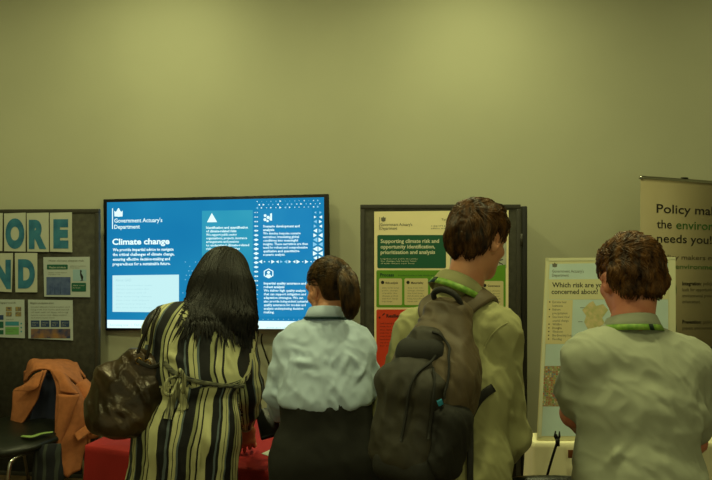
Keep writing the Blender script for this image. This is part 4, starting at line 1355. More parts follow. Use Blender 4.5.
# backpack
bp_d = mat('backpack_dark', srgb(50, 46, 35), .6, noise=.18, nscale=14, bump=.25, bscale=420)
bp_b = mat('backpack_brown_grey', srgb(92, 78, 56), .55, noise=.15, nscale=10, bump=.25, bscale=420)
bp_k = mat('backpack_black_mesh', srgb(32, 31, 26), .7, bump=.4, bscale=600)
bp_t = mat('backpack_blue_tag', srgb(40, 130, 160), .5)
bpk = root_empty('backpack', tuple(at(424, 400, 1.62)[:2]) + (float(at(424, 472, 1.62)[2]),))
tag(bpk, 'black and brown backpack hanging on the back of the tall person', 'backpack')
bt = at(440, 318, 1.655); bb = at(427, 424, 1.60)
br_ = nrm(V3(math.cos(math.radians(40)), -math.sin(math.radians(40)), 0)); bu = nrm(bt - bb); bf = np.cross(bu, br_)   # bf roughly +Y (towards the back)
if bf[1] < 0: bf = -bf
def BL(x, y, z): return bb + br_ * x + bf * y + bu * z
mainf = union([seg(BL(-.010, .01, -.070), BL(0, .015, .14), (.112, .094), (.124, .092), br_, 2.8), seg(BL(0, .015, .14), BL(.004, .035, .315), (.124, .092), (.074, .052), br_, 2.5)], .04)
V, Fq = surfnet(mainf, bb + V3(-.3, -.28, -.28), bb + V3(.32, .3, .5), .0065)
V = wrinkle(mainf, V, ridges=[(BL(.14, -.06, .0), BL(.10, -.08, .22), .010, .008), (BL(.12, -.08, .12), BL(.05, -.08, .30), .009, .007), (BL(.13, .02, .05), BL(.09, .02, .25), .01, .007)], namp=.0038, ns=(30,), seed=5)
mesh_obj('main_pack', V, Fq, bp_b, bpk)
frontf = union([seg(BL(-.025, -.085, -.085), BL(-.024, -.075, .10), (.100, .046), (.094, .044), br_, 2.6), seg(BL(-.024, -.075, .10), BL(-.008, -.040, .235), (.094, .044), (.060, .038), br_, 2.4)], .04)
V, Fq = surfnet(frontf, bb + V3(-.3, -.32, -.28), bb + V3(.25, .2, .4), .0065)
V = wrinkle(frontf, V, ridges=[(BL(-.07, -.13, -.05), BL(-.04, -.12, .15), .016, .007), (BL(.02, -.13, -.05), BL(.01, -.12, .15), .012, -.004)], namp=.003, ns=(26,), seed=6)
mesh_obj('front_pocket', V, Fq, bp_d, bpk)
topf = union([seg(BL(-.050, -.060, .185), BL(.022, -.050, .20), (.050, .042), (.045, .042), bu)], .02)
V, Fq = surfnet(topf, bb + V3(-.25, -.28, 0), bb + V3(.25, .2, .42), .0065)
mesh_obj('top_pocket', V, Fq, bp_k, bpk)
botf = union([seg(BL(-.058, -.03, -.112), BL(.030, -.02, -.108), (.055, .102), (.055, .105), bu, 2.6)], .02)
V, Fq = surfnet(botf, bb + V3(-.35, -.35, -.30), bb + V3(.35, .3, .1), .0065)
mesh_obj('base_panel', V, Fq, bp_k, bpk)
sidef = union([seg(BL(.066, -.020, -.075), BL(.080, -.018, .02), (.054, .076), (.058, .078), br_, 2.8)], .02)
V, Fq = surfnet(sidef, bb + V3(-.1, -.35, -.25), bb + V3(.4, .2, .2), .0065)
V = wrinkle(sidef, V, namp=.003, ns=(30,), seed=9)
mesh_obj('side_pocket', V, Fq, bp_k, bpk)
V, Fq = strip_on(union([mainf, sidef, frontf], 0), [at(429, 405.6, 1.40), at(440, 402.4, 1.40)], .016, .003, .005, it=8)
mesh_obj('blue_tag', V, Fq, bp_t, bpk)['label'] = 'small blue tag'
allf = union([mainf, frontf], .01)
for k, (pts, wd) in enumerate((([at(452, 400, 1.42), at(452, 370, 1.42), at(446, 340, 1.45), at(436, 318, 1.5), at(415, 312, 1.5)], .007), ([at(380, 440, 1.42), at(381, 400, 1.42), at(388, 360, 1.42), at(398, 335, 1.42), at(420, 326, 1.45)], .007), ([at(424, 440, 1.42), at(424, 390, 1.42), at(420, 360, 1.42), at(412, 335, 1.42)], .006))):
    V, Fq = strip_on(allf, pts, wd, .004, .003, it=9)
    mesh_obj('zip', V, Fq, bp_k, bpk)
V, Fq = tube([BL(-.035, .03, .345), BL(-.035, .005, .375), BL(.0, -.005, .388), BL(.045, 0, .372), BL(.062, .03, .33)], [.007, .009, .010, .009, .007], 10, smooth=5)
mesh_obj('carry_handle', V, Fq, bp_k, bpk)
# shoulder straps over the shirt
V, Fq = strip_on(sf0, [at(450, 330, 1.62), at(462, 309, 1.68), at(478, 300, 1.74), at(492, 301, 1.82), at(498, 320, 1.92)], [.05, .06, .06, .055, .05], .014, .010, it=3)
mesh_obj('shoulder_strap', V, Fq, bp_b, bpk)
V, Fq = strip_on(sf0, [at(428, 322, 1.70), at(424, 308, 1.76), at(430, 298, 1.84), at(432, 305, 1.92), at(428, 330, 1.97)], [.045, .055, .055, .05, .045], .014, .010, it=3)
mesh_obj('shoulder_strap', V, Fq, bp_b, bpk)
V, Fq = strip_on(sf0, [at(462, 434, 1.58), at(470, 420, 1.58), at(478, 406, 1.58), at(485, 396, 1.60), at(491, 387, 1.64)], .024, .010, .008, it=6)
mesh_obj('lower_strap', V, Fq, bp_k, bpk)
V, Fq = strip_on(sf0, [at(470, 422, 1.56), at(471.5, 440, 1.56), at(471.5, 458, 1.56), at(471, 476, 1.56), at(471, 500, 1.56)], .018, .006, .010, it=6)
mesh_obj('strap_end', V, Fq, bp_k, bpk)

# ---------------------------------------------------------- woman with the ponytail
shirt_b = mat('shirt_pale_blue', srgb(188, 206, 226), .88, noise=.03, nscale=10, bump=.15, bscale=500)
hair_pt = hair_mat('hair_ponytail_brown', (36, 25, 13), (92, 66, 34), .38)
J = dict(neck=at(326, 322, 1.94), shL=at(292, 349, 1.92), shR=at(357, 349, 1.93), elL=at(281, 394, 1.92), elR=at(368, 396, 1.94),
         wrL=at(279, 415, 2.12), wrR=at(348, 412, 2.14), waist=at(325, 397, 1.88), hip=at(330, 452, 1.86))
R2 = Person(J, math.radians(-4), 0, (at(328, 289, 2.0), math.radians(-38), math.radians(16), math.radians(0), .87), '', skin_fair,
            dict(chest=(.132, .092), waist=(.118, .085), hip=(.158, .112), arm=(.040, .035, .024), shr=.044, skin=skin_fair, neck=.046, jaw=.95, leg=(.088, .054, .034)))
p = R2; j = p.J
p.body({'L': dict(d=(-.15, .8, .10), palm=(.2, .3, -1), thumb_side=(1, 0, .2), curl=.7, s=.92), 'R': dict(d=(-.4, .9, .1), palm=(-.3, .2, -1), thumb_side=(-1, 0, .2), curl=.5, s=.92)},
       'person with a brown ponytail in a pale blue shirt and dark trousers')
sf = union([p.torso(.014, .014), union([seg(j['shL'], j['elL'] * .55 + j['shL'] * .45, .050, .055), seg(j['elL'] * .55 + j['shL'] * .45, j['elL'], .055, .054), seg(j['elL'], j['wrL'] * .8 + j['elL'] * .2, .052, .036)], .03),
            union([seg(j['shR'], j['elR'] * .55 + j['shR'] * .45, .050, .052), seg(j['elR'] * .55 + j['shR'] * .45, j['elR'], .052, .050), seg(j['elR'], j['wrR'] * .8 + j['elR'] * .2, .050, .034)], .03)], .012)
sf0 = sf
zc = j['waist'][2] - .018
sf = cut(sf, plane((0, 0, zc), (0, 0, -1)), .02)
# sleeves hang below the waist line, keep them
sl_ = union([seg(j['elL'], j['wrL'] * .8 + j['elL'] * .2, .052, .036), seg(j['elR'], j['wrR'] * .8 + j['elR'] * .2, .050, .034)], .02)
sfa = union([sf, sl_], .012)
lo, hi = bounds([j[k] for k in ('shL', 'shR', 'elL', 'elR', 'wrL', 'wrR', 'waist', 'neck')], .14)
rid = [(at(326, 340, 1.8), at(326, 400, 1.8), .005, .005), (at(333, 342, 1.8), at(334, 400, 1.8), .005, .004), (at(290, 360, 1.82), at(318, 366, 1.8), .009, .007), (at(286, 345, 1.84), at(310, 352, 1.8), .009, .006), (at(350, 352, 1.82), at(338, 380, 1.8), .010, .006),
       (at(366, 366, 1.84), at(345, 392, 1.8), .010, .008), (at(290, 384, 1.82), at(312, 398, 1.8), .010, .007), (at(298, 375, 1.82), at(320, 392, 1.8), .010, .006), (at(355, 382, 1.82), at(350, 404, 1.8), .009, .006), (at(272, 360, 1.86), at(270, 395, 1.86), .012, .005), (at(268, 392, 1.86), at(288, 398, 1.86), .008, .006)]
p.garment('shirt', sfa, lo, hi, shirt_b, .0062, dict(ridges=rid, namp=.0036, ns=(28,), seed=12))
p.trousers(dark_tr, top=j['waist'][2] + .012, g=.02)
V, Fq = lathe_ring(j['waist'] - V3(0, 0, .01), p.B, [(1, -.02), (1.0, .02), (1.03, .02), (1.03, -.02)], n=48, sx=.157, sy=.115)
p.shoes(black_sh)
_, cc, CR2 = p.collar(shirt_b, V3(0, 0, .026), r=.050, hgt=.036, lower=.012)
prof = [(.073, -.008), (.074, .001), (.076, .001), (.076, -.008)]
V, Fq = lathe_ring(cc, CR2, prof, -1.9, 1.9, 40, 1.02, 1.0, lambda a: -.010 * (1 - math.cos(a)))
mesh_obj('lanyard', V, Fq, teal_d, p.root)
# hair drawn back to a tie
L = p.HL; Rh = p.HR; hs = p.hs
tie = at(342, 276, 1.905)
hf = union([ell(L(0, -.016, .040), np.array((.082, .100, .088)) * hs, Rh), ell(L(0, -.05, -.012), np.array((.068, .048, .058)) * hs, Rh), ell(tie + V3(-.015, .02, 0), (.045, .04, .04))], .035)
p2c = p.hc
def fc2(P):
    q = (P - p2c) @ Rh.T / hs
    zl = np.clip((q[:, 2] + .03) / .09, 0, 1); yl = -.035 + .115 * zl
    ear = np.sqrt(((q[:, 1] + .008) / .036) ** 2 + ((q[:, 2] + .006) / .044) ** 2)
    earc = np.where(np.abs(q[:, 0]) > .045, (1 - ear) * .03, -.05)
    return np.maximum(np.maximum((q[:, 1] - yl) * .7, earc), (-.070 - q[:, 2]))
gh = cut(hf, fc2, .012)
V, Fq = surfnet(gh, p2c - .17, p2c + .17, .006)
st = sample_verts(V, 1300, 3, (np.abs(hf(V)) < .006) & (fc2(V) < -.012))
def flow2(P, t):
    d = tie - P
    return d / (np.linalg.norm(d, axis=1)[:, None] + 1e-6)
lV, lF = comb(hf, st, flow2, 9, .010, .0045, .0005, .005, jit=.16, seed=5)
tailp = [tie, tie + V3(.014, -.014, -.006), at(348.5, 288, 1.865), at(350.5, 302, 1.855), at(350, 315, 1.86)]
tails = catmull(tailp, 3)
tr_ = np.interp(np.linspace(0, 1, len(tails)), [0, .15, .45, .8, 1], [.013, .020, .021, .014, .005])
tf = union([seg(tails[i], tails[i + 1], tr_[i], tr_[i + 1]) for i in range(len(tails) - 1)], .02)
tV, tF = surfnet(tf, tails.min(0) - .08, tails.max(0) + .08, .006)
st = sample_verts(tV, 1400, 9)
def flow2t(P, t):
    k = np.argmin(np.linalg.norm(P[:, None] - tails[None], axis=2), axis=1)
    tg_ = np.gradient(tails, axis=0); tg_ /= np.linalg.norm(tg_, axis=1)[:, None]
    return tg_[k]
uV, uF = comb(tf, st, flow2t, 9, .013, .0045, .0005, .010, jit=.22, seed=6)
Vj, Fj = join((V, Fq), (lV, lF), (tV, tF), (uV, uF))
hr = mesh_obj('hair', Vj, Fj, hair_pt, p.root)
V, Fq = lathe_ring((tails[1] + tails[0]) / 2, np.array([nrm(np.cross(nrm(tails[2] - tails[0]), V3(0, 0, 1))), nrm(np.cross(nrm(tails[2] - tails[0]), np.cross(nrm(tails[2] - tails[0]), V3(0, 0, 1)))), nrm(tails[2] - tails[0])]), [(.026 + .006 * math.cos(a), .008 * math.sin(a)) for a in np.linspace(0, 2 * math.pi, 9)[:-1]], n=24)
mesh_obj('hair_tie', V, Fq, mat('hair_tie_brown', srgb(40, 26, 20), .8), hr)
# black phone in her left hand
ph_c = at(271, 421, 2.18)
Rph = np.array([nrm(V3(.9, .3, .15)), nrm(V3(-.3, .85, .45)), V3(0, 0, 0)]); Rph[2] = np.cross(Rph[0], Rph[1])
tph = mesh_obj('phone_case', *box(ph_c + V3(-.012, .02, -.012), (.085, .15, .018), Rph, .006), black_pl, origin=ph_c)
tag(tph, 'black phone in a case held by the person with the ponytail', 'phone')

# ---------------------------------------------------------- woman in the striped dress
def stripe_mat():
    m = bpy.data.materials.new('striped_dress_cloth'); m.use_nodes = True
    nt = m.node_tree; b = nt.nodes['Principled BSDF']; b.inputs['Roughness'].default_value = .8
    uvn = nt.nodes.new('ShaderNodeUVMap'); uvn.uv_map = 'cloth'
    sp = nt.nodes.new('ShaderNodeSeparateXYZ'); nt.links.new(uvn.outputs[0], sp.inputs[0])
    no = nt.nodes.new('ShaderNodeTexNoise'); no.inputs['Scale'].default_value = 6.0; nt.links.new(uvn.outputs[0], no.inputs['Vector'])
    ad = nt.nodes.new('ShaderNodeMath'); ad.operation = 'MULTIPLY_ADD'; nt.links.new(no.outputs[0], ad.inputs[0]); ad.inputs[1].default_value = .022; nt.links.new(sp.outputs[0], ad.inputs[2])
    mu = nt.nodes.new('ShaderNodeMath'); mu.operation = 'MULTIPLY'; nt.links.new(ad.outputs[0], mu.inputs[0]); mu.inputs[1].default_value = 1 / .155
    fr = nt.nodes.new('ShaderNodeMath'); fr.operation = 'FRACT'; nt.links.new(mu.outputs[0], fr.inputs[0])
    r = nt.nodes.new('ShaderNodeValToRGB'); r.color_ramp.interpolation = 'CONSTANT'
    cr = srgb(188, 186, 138); bk_ = srgb(13, 13, 16); gb = srgb(92, 104, 108); gn = srgb(150, 152, 108)
    stops = [(0, cr), (.12, bk_), (.27, gb), (.31, bk_), (.365, cr), (.45, bk_), (.465, cr), (.52, gb), (.56, bk_), (.74, gn), (.80, bk_), (.83, cr), (.91, bk_), (.945, cr)]
    els = r.color_ramp.elements
    els[0].position = 0; els[0].color = stops[0][1]; els[1].position = stops[1][0]; els[1].color = stops[1][1]
    for pos, c in stops[2:]:
        e_ = els.new(pos); e_.color = c
    nt.links.new(fr.outputs[0], r.inputs[0]); nt.links.new(r.outputs[0], b.inputs['Base Color'])
    MATS['striped'] = m
    return m
dress_m = stripe_mat()
hair_bk = hair_mat('hair_black', (9, 7, 5), (20, 15, 9), .46)
J = dict(neck=at(210, 318, 2.10), shL=at(165, 326, 2.02), shR=at(236, 332, 2.12), elL=at(146, 372, 1.98), elR=at(245, 388, 2.16),
         wrL=at(152, 382, 2.17), wrR=at(246, 425, 2.30), waist=at(198, 376, 2.02), hip=at(187, 432, 1.97))
R1 = Person(J, math.radians(12), 0, (at(224, 281, 2.20), math.radians(14), math.radians(30), math.radians(4), .97), '', skin_warm,
            dict(chest=(.150, .105), waist=(.140, .105), hip=(.160, .120), arm=(.043, .037, .025), shr=.048, skin=skin_warm, neck=.048, leg=(.085, .055, .036)))
p = R1; j = p.J
p.body({'R': dict(d=(.0, .25, -1), palm=(-.2, .9, 0), thumb_side=(-1, .2, 0), s=.95, spread=.16, poses=[.30, .45, .55, .55]), 'L': dict(d=(.1, 1, .1), palm=(.6, 0, -1), thumb_side=(1, 0, .2), curl=.6, s=.95)},
       'person with long black hair in a black and cream striped dress')
W_ = j['waist']; hp = j['hip']
tor = p.torso(.018, .010)
hemc = V3(hp[0] - .05, hp[1] + .0, .42)
skirtf = union([seg(W_ - V3(0, 0, .0), hp, (.150, .115), (.180, .140), p.r), seg(hp, hemc, (.180, .140), (.24, .19), p.r)], .05)
skirtf = cut(cut(skirtf, plane((0, 0, .40), (0, 0, -1)), .01), plane((0, 0, W_[2] + .02), (0, 0, 1)), .01)
aR = union([seg(j['shR'], j['shR'] * .45 + j['elR'] * .55, .062, .070), seg(j['shR'] * .45 + j['elR'] * .55, j['elR'], .070, .066), seg(j['elR'], j['wrR'] * .55 + j['elR'] * .45, .066, .056), seg(j['wrR'] * .55 + j['elR'] * .45, j['wrR'] * .92 + j['elR'] * .08, .056, .034)], .03)
aL = union([seg(j['shL'], j['elL'], .060, .062), seg(j['elL'], j['wrL'] * .85 + j['elL'] * .15, .060, .040)], .03)
topf_ = cut(tor, plane((0, 0, W_[2] - .03), (0, 0, -1)), .02)
def dressf(P):
    a = smin(smin(topf_(P), skirtf(P), .025), smin(aR(P), aL(P), 0), .028)
    return a
lo, hi = bounds([j[k] for k in ('shL', 'shR', 'elL', 'elR', 'wrL', 'wrR', 'waist', 'neck', 'hip')] + [hemc + .26, hemc - .26], .12); lo[2] = .38
def uv_dress(V, Fq):
    Vn = np.asarray(V); Fq = np.asarray(Fq)
    dt = np.minimum(topf_(Vn), skirtf(Vn)); dr = aR(Vn); dl = aL(Vn)
    def armu(s0, e0, w0, side_):
        ax1 = nrm(e0 - s0); ax2 = nrm(w0 - e0)
        out = np.zeros(len(Vn))
        u_ = nrm(side_ - ax1 * (side_ @ ax1)); v_ = np.cross(ax1, u_)
        t = np.clip((Vn - s0) @ ax1 / np.linalg.norm(e0 - s0), 0, 1)
        q = Vn - s0 - t[:, None] * (e0 - s0)
        q2 = Vn - e0 - np.clip((Vn - e0) @ ax2 / np.linalg.norm(w0 - e0), 0, 1)[:, None] * (w0 - e0)
        use2 = (np.linalg.norm(q2, axis=1) < np.linalg.norm(q, axis=1)); q = np.where(use2[:, None], q2, q)
        return np.arctan2(q @ v_, q @ u_) * .062
    uR = armu(j['shR'], j['elR'], j['wrR'], p.f) * 1.15 + .075; uL = armu(j['shL'], j['elL'], j['wrL'], p.f)
    # torso and skirt: angle round the spine, wrapped to arc length at the waist
    zz = Vn[:, 2]
    cx = np.interp(zz, [.4, hp[2], W_[2], p.msh[2]], [hemc[0], hp[0], W_[0], p.msh[0]]); cy = np.interp(zz, [.4, hp[2], W_[2], p.msh[2]], [hemc[1], hp[1], W_[1], p.msh[1]])
    q = np.stack([Vn[:, 0] - cx, Vn[:, 1] - cy], 1)
    a_ = np.arctan2(q @ p.r[:2], -(q @ p.f[:2]) * 1.25)
    # stripes on the bodice run along the width, on the skirt round the body
    flat_ = q @ p.r[:2]
    uT = a_ * .150
    mskirt = zz < W_[2]
    uT = np.where(mskirt, a_ * .168 + .03, np.where(np.abs(a_) < 2.0, flat_ * .95 + .012 * np.sin(zz * 16), a_ * .15))
    reg = np.argmin(np.stack([dt, dr, dl]), 0)
    fr_ = reg[Fq]; r0 = np.where((fr_ == 1).sum(1) >= 2, 1, np.where((fr_ == 2).sum(1) >= 2, 2, 0))
    U = np.stack([uT, uR, uL])
    out = np.zeros((len(Fq), 4, 2))
    for c in range(4):
        out[:, c, 0] = U[r0, Fq[:, c]]; out[:, c, 1] = zz[Fq[:, c]]
    # faces across the seam of the angle
    sp_ = out[:, :, 0].max(1) - out[:, :, 0].min(1)
    bad = sp_ > .12
    out[bad, :, 0] = out[bad, :1, 0]
    return out.reshape(-1, 2)
rid = [(at(160, 352, 1.9), at(185, 362, 1.88), .010, .006), (at(180, 366, 1.88), at(190, 350, 1.88), .008, .005), (at(215, 372, 1.9), at(220, 350, 1.92), .010, .006), (at(235, 376, 1.95), at(228, 350, 1.95), .010, .006),
       (at(250, 380, 2.05), at(256, 410, 2.1), .010, .006), (at(240, 395, 2.0), at(246, 420, 2.1), .009, .006), (at(165, 330, 1.9), at(170, 355, 1.9), .010, .005)]
for k in range(9):
    x0 = 156 + k * 10.5; rid.append((at(x0, 386, 1.86), at(x0 + (k - 5) * 3.2, 560, 1.78), .012, .010 if k % 2 else .006))
p.garment('dress', dressf, lo, hi, dress_m, .0080, dict(ridges=rid, namp=.0025, ns=(24,), seed=21), uvf=uv_dress)
# tie belt and bow
belt_m = mat('belt_dark_stripe', srgb(28, 28, 30), .8, col2=srgb(110, 110, 84), nscale=40, stretch=(1, 1, 5))
bs = union([topf_, skirtf], .025)
V, Fq = strip_on(bs, [at(158, 362, 1.86), at(172, 374, 1.84), at(190, 380, 1.84), at(210, 384, 1.86), at(230, 386, 1.90), at(244, 386, 1.98)], [.014, .018, .015, .015, .014, .014], .007, .005)
b1 = mesh_obj('belt', V, Fq, belt_m, p.root)
kn = project(bs, at(178, 376, 1.86)[None], .012)[0]
cr_str = mat('belt_tail_cloth', srgb(170, 168, 124), .8, col2=srgb(20, 20, 22), nscale=26, stretch=(6, 1, .4))
def tail(pts, wd):
    return strip_on(bs, pts, wd, .004, .012, it=2)
b = join(tail([kn, at(172, 392, 1.83), at(166, 404, 1.82), at(165, 418, 1.82)], [.014, .026, .028, .03]), tail([kn, at(178, 394, 1.83), at(181, 404, 1.82), at(183, 410, 1.82)], [.014, .024, .026, .026]),
         tube([kn, at(168, 380, 1.81), at(165, 392, 1.80), at(172, 394, 1.80), kn], [.004, .006, .007, .006, .004], 8, smooth=5), tube([kn, at(180, 370, 1.80), at(184, 378, 1.79), at(183, 392, 1.80), kn], [.004, .006, .007, .006, .004], 8, smooth=5))
mesh_obj('bow', b[0], b[1], cr_str, b1)
V, Fq = ball(kn, .014, 8); mesh_obj('knot', V, Fq, belt_m, b1)
p.shoes(black_sh)
# wristband
wd_ = nrm(j['wrR'] - j['elR'])
Rw = np.array([nrm(np.cross(wd_, V3(0, 1, 0))), nrm(np.cross(wd_, np.cross(wd_, V3(0, 1, 0)))), wd_])
V, Fq = lathe_ring(j['wrR'] + wd_ * .004, Rw, [(.029 + .003 * math.cos(a), .0035 * math.sin(a)) for a in np.linspace(0, 6.283, 7)[:-1]], n=28)
mesh_obj('bracelet', V, Fq, mat('bracelet_silver', srgb(170, 160, 130), .3, 1.0), p.root)
# long hair
L = p.HL; Rh = p.HR; hs = p.hs; p1c = p.hc
cap = union([ell(L(0, -.014, .036), np.array((.088, .108, .098)) * hs, Rh), ell(L(0, -.03, -.02), np.array((.089, .085, .10)) * hs, Rh)], .05)
fall = union([seg(at(221, 286, 2.13), at(219, 318, 2.05), (.094, .075), (.092, .050), (1, 0, 0)), seg(at(219, 318, 2.05), at(208, 336, 2.0), (.092, .045), (.05, .022), (1, 0, 0)),
              seg(at(242, 290, 2.16), at(248, 320, 2.09), (.045, .06), (.030, .04), (1, 0, 0)), seg(at(203, 292, 2.12), at(194, 324, 1.99), (.045, .045), (.028, .028), (1, 0, 0))], .05)
hairf0 = union([cap, fall], .05)
def fc1(P):
    q = (P - p1c) @ Rh.T / hs
    zl = np.clip((q[:, 2] + .02) / .1, 0, 1); yl = .03 + .065 * zl
    return np.where(q[:, 2] > -.14, (q[:, 1] - yl) * .8, -.05)
hairf = cut(hairf0, fc1, .012)
V, Fq = surfnet(hairf, *bounds([p1c + .17, p1c - .2, at(205, 345, 1.92), at(170, 345, 2.0), at(258, 330, 2.2)], .05), .008)
V = wrinkle(hairf, V, namp=.003, ns=(60,), seed=31)
outm = (np.abs(hairf0(V)) < .008)
st = sample_verts(V, 1500, 8, outm & (V[:, 2] > at(0, 322, 2.1)[2]))
crown = L(.0, -.01, .13)
dressb = bs
colf = lambda P: np.minimum(hairf0(P), dressf(P) - .006)
def flow1(P, t):
    q = (P - p1c) @ Rh.T
    d = P - crown; out = d / (np.linalg.norm(d, axis=1)[:, None] + 1e-6)
    top = np.clip(q[:, 2] / .10, 0, 1)[:, None]
    wv = np.sin(P[:, 2:3] * 34 + P[:, :1] * 25)
    g = np.array([-.12, -.12, -1.0])
    side = np.zeros_like(P); side[:, 0] = wv[:, 0] * .13
    return out * top * 1.2 + (1 - top) * (g + side)
stp = np.clip((st[:, 2] - (CAMZ - ((322 + 24 * np.exp(-(((st[:, 0] / st[:, 1] * F + 356) - 207) / 22) ** 2) + RNG.uniform(-14, 6, len(st))) - 240) / F * 2.04)) / 14, .003, .022)
lV, lF = comb(colf, st, flow1, 14, stp, .010, .001, .006, jit=.05, seed=9, inside=False, attract=hairf0, zmin=at(0, 318, 2.1)[2])
st = sample_verts(V, 140, 18, outm & (V[:, 0] > -.60) & (V[:, 2] < at(0, 312, 2.1)[2]) & (V[:, 2] > at(0, 338, 2.0)[2]) & (V[:, 1] < 2.12))
wV, wF = comb(colf, st, flow1, 12, .0050, .007, .001, .006, jit=.12, seed=10, inside=False)
Vj, Fj = join((V, Fq), (lV, lF), (wV, wF))
mesh_obj('hair', Vj, Fj, hair_bk, p.root)

# ---------------------------------------------------------- person in dark clothes, cut by the right edge
dark_c = mat('dark_jacket_cloth', srgb(20, 22, 26), .85, bump=.2, bscale=400)
xr = at(797, 240, 2.05)[0]
J = dict(neck=V3(xr, 2.06, 1.42), shL=V3(xr - .17, 2.04, 1.36), shR=V3(xr + .17, 2.04, 1.36), elL=V3(at(721, 240, 2.02)[0], 2.02, 1.06), elR=V3(xr + .24, 2.0, 1.08), wrL=V3(xr - .13, 2.2, .98), wrR=V3(xr + .12, 2.2, 1.0), waist=V3(xr, 2.02, 1.06), hip=V3(xr, 2.0, .92))
R5 = Person(J, 0, 0, (V3(xr, 2.1, 1.58), 0, .1, 0, 1.0), '', skin_fair, dict(chest=(.15, .10), waist=(.14, .1), hip=(.16, .11), arm=(.045, .038, .026), shr=.05, skin=skin_fair, neck=.052))
p = R5; j = p.J
p.body({'L': dict(d=(.3, 1, 0), palm=(.3, 0, -1), thumb_side=(1, 0, 0), curl=.4), 'R': dict(d=(-.3, 1, 0), palm=(-.3, 0, -1), thumb_side=(-1, 0, 0), curl=.4)}, 'person in dark clothes mostly cut off by the right edge')
sf = cut(union([p.torso(.02, .012), sleeve('L', .054, .05, .036, .02), sleeve('R', .054, .05, .036, .02)], .035), plane((0, 0, .88), (0, 0, -1)), .01)
lo, hi = bounds([j[k] for k in ('shL', 'shR', 'elL', 'elR', 'wrL', 'wrR', 'waist', 'neck')], .16); lo[2] = .85
p.garment('jacket', sf, lo, hi, dark_c, .012, dict(namp=.003, ns=(20,), seed=2))
p.trousers(dark_tr, top=.93); p.shoes(black_sh)
short_hair(p, hair_dk, lambda P, t: np.tile(np.array([0, -.3, -1.0]), (len(P), 1)), 300, seed=2)

# ================================================================== HANDBAG
bag_m = mat('bronze_leather', srgb(40, 30, 14), .32, .35, col2=srgb(66, 48, 24), nscale=9, bump=.25, bscale=60, spec=.6)
bagd = mat('bronze_leather_dark', srgb(30, 24, 13), .4, .2, bump=.2, bscale=80)
bg_o = at(122, 436, 1.93)
hb = root_empty('handbag', tuple(bg_o)); tag(hb, 'slouchy bronze leather handbag hanging from the arm of the person in the striped dress', 'handbag')
sdv = nrm(V3(.85, .1, .45))
bgf = union([seg(at(143, 366, 1.93), at(131, 386, 1.92), (.070, .045), (.118, .062), sdv), seg(at(131, 386, 1.92), at(120, 411, 1.90), (.118, .062), (.118, .085), sdv), ell(at(118, 420, 1.90), (.080, .075, .045)), ell(at(147, 360, 1.94), (.055, .035, .03))], .04)
V, Fq = surfnet(bgf, *bounds([at(90, 440, 1.9), at(170, 345, 1.9)], .16), .0065)
V = wrinkle(bgf, V, ridges=[(at(103, 390, 1.82), at(133, 400, 1.82), .012, .012), (at(112, 380, 1.82), at(128, 372, 1.84), .012, .009), (at(126, 404, 1.82), at(131, 380, 1.82), .009, .010), (at(140, 366, 1.86), at(135, 384, 1.84), .010, .010), (at(150, 364, 1.88), at(155, 392, 1.86), .011, .008), (at(108, 408, 1.82), at(140, 416, 1.81), .012, .009), (at(146, 372, 1.86), at(128, 392, 1.84), .010, .008), (at(132, 362, 1.88), at(146, 358, 1.88), .008, .008)], namp=.005, ns=(20,), seed=41)
mesh_obj('bag_body', V, Fq, bag_m, hb)
V, Fq = strip_on(bgf, [at(134, 357, 1.85), at(143, 363, 1.84), at(152, 366, 1.84), at(163, 362, 1.86)], .014, .004, .006)
mesh_obj('rim', V, Fq, bagd, hb)
for (a, b_, c_) in (((136, 358), (141, 344), (150, 322)), ((146, 360), (150, 345), (154, 322))):
    V, Fq = tube([at(a[0], a[1], 1.90), at(b_[0], b_[1], 1.91), at(c_[0], c_[1], 1.935), at(c_[0] + 8, 308, 2.0), at(c_[0] + 12, 312, 2.10), at(c_[0] + 6, 345, 2.1), at(a[0] + 16, 362, 1.98)], .006, 8, smooth=6)
    mesh_obj('handle', V, Fq, bagd, hb)
for (x, y) in ((137, 359), (147, 361)):
    c = project(bgf, at(x, y, 1.86)[None], .003)[0]
    V, Fq = lathe_ring(c, np.array([V3(1, 0, 0), V3(0, 0, 1), V3(0, -1, 0)]), [(.010 + .002 * math.cos(a), .002 * math.sin(a)) for a in np.linspace(0, 6.283, 7)[:-1]], n=20)
    mesh_obj('ring', V, Fq, mat('brass', srgb(170, 130, 60), .25, 1.0), hb)

# ================================================================== PAPERS ON THE TABLE
def on_table(px, py, z=TZ + .006):
    d = (CAMZ - z) * F / (py - 240.0); return at(px, py, d)
def flat_paper(name, quad, label, m, draw=None, cat='paper'):
    pts = [on_table(*q_) for q_ in quad]
    c = np.mean(pts, 0)
    V = [q_ for q_ in pts] + [q_ - V3(0, 0, .0015) for q_ in pts]; n = len(pts)
    Fs = [tuple(reversed(range(n))), tuple(range(n, 2 * n))] + [(i, (i + 1) % n, (i + 1) % n + n, i + n) for i in range(n)]
    o = mesh_obj(name, V, Fs, m, None, c, smooth=False); tag(o, label, cat)
    return o, pts
flat_paper('paper_sheet', [(226, 428), (238, 420.5), (244.5, 424), (236, 440)], 'white paper sheet on the red table behind the hand', paper)
o_, pts = flat_paper('leaflet', [(261.5, 453.5), (279, 445.5), (286, 450), (272, 457)], 'small white leaflet with green print lying on the red table', paper)
cc_ = np.mean(pts, 0)
V = [q_ * .45 + cc_ * .55 + V3(0, 0, .001) for q_ in pts]
mesh_obj('print', V, [(3, 2, 1, 0)], pr_green, o_, smooth=False)

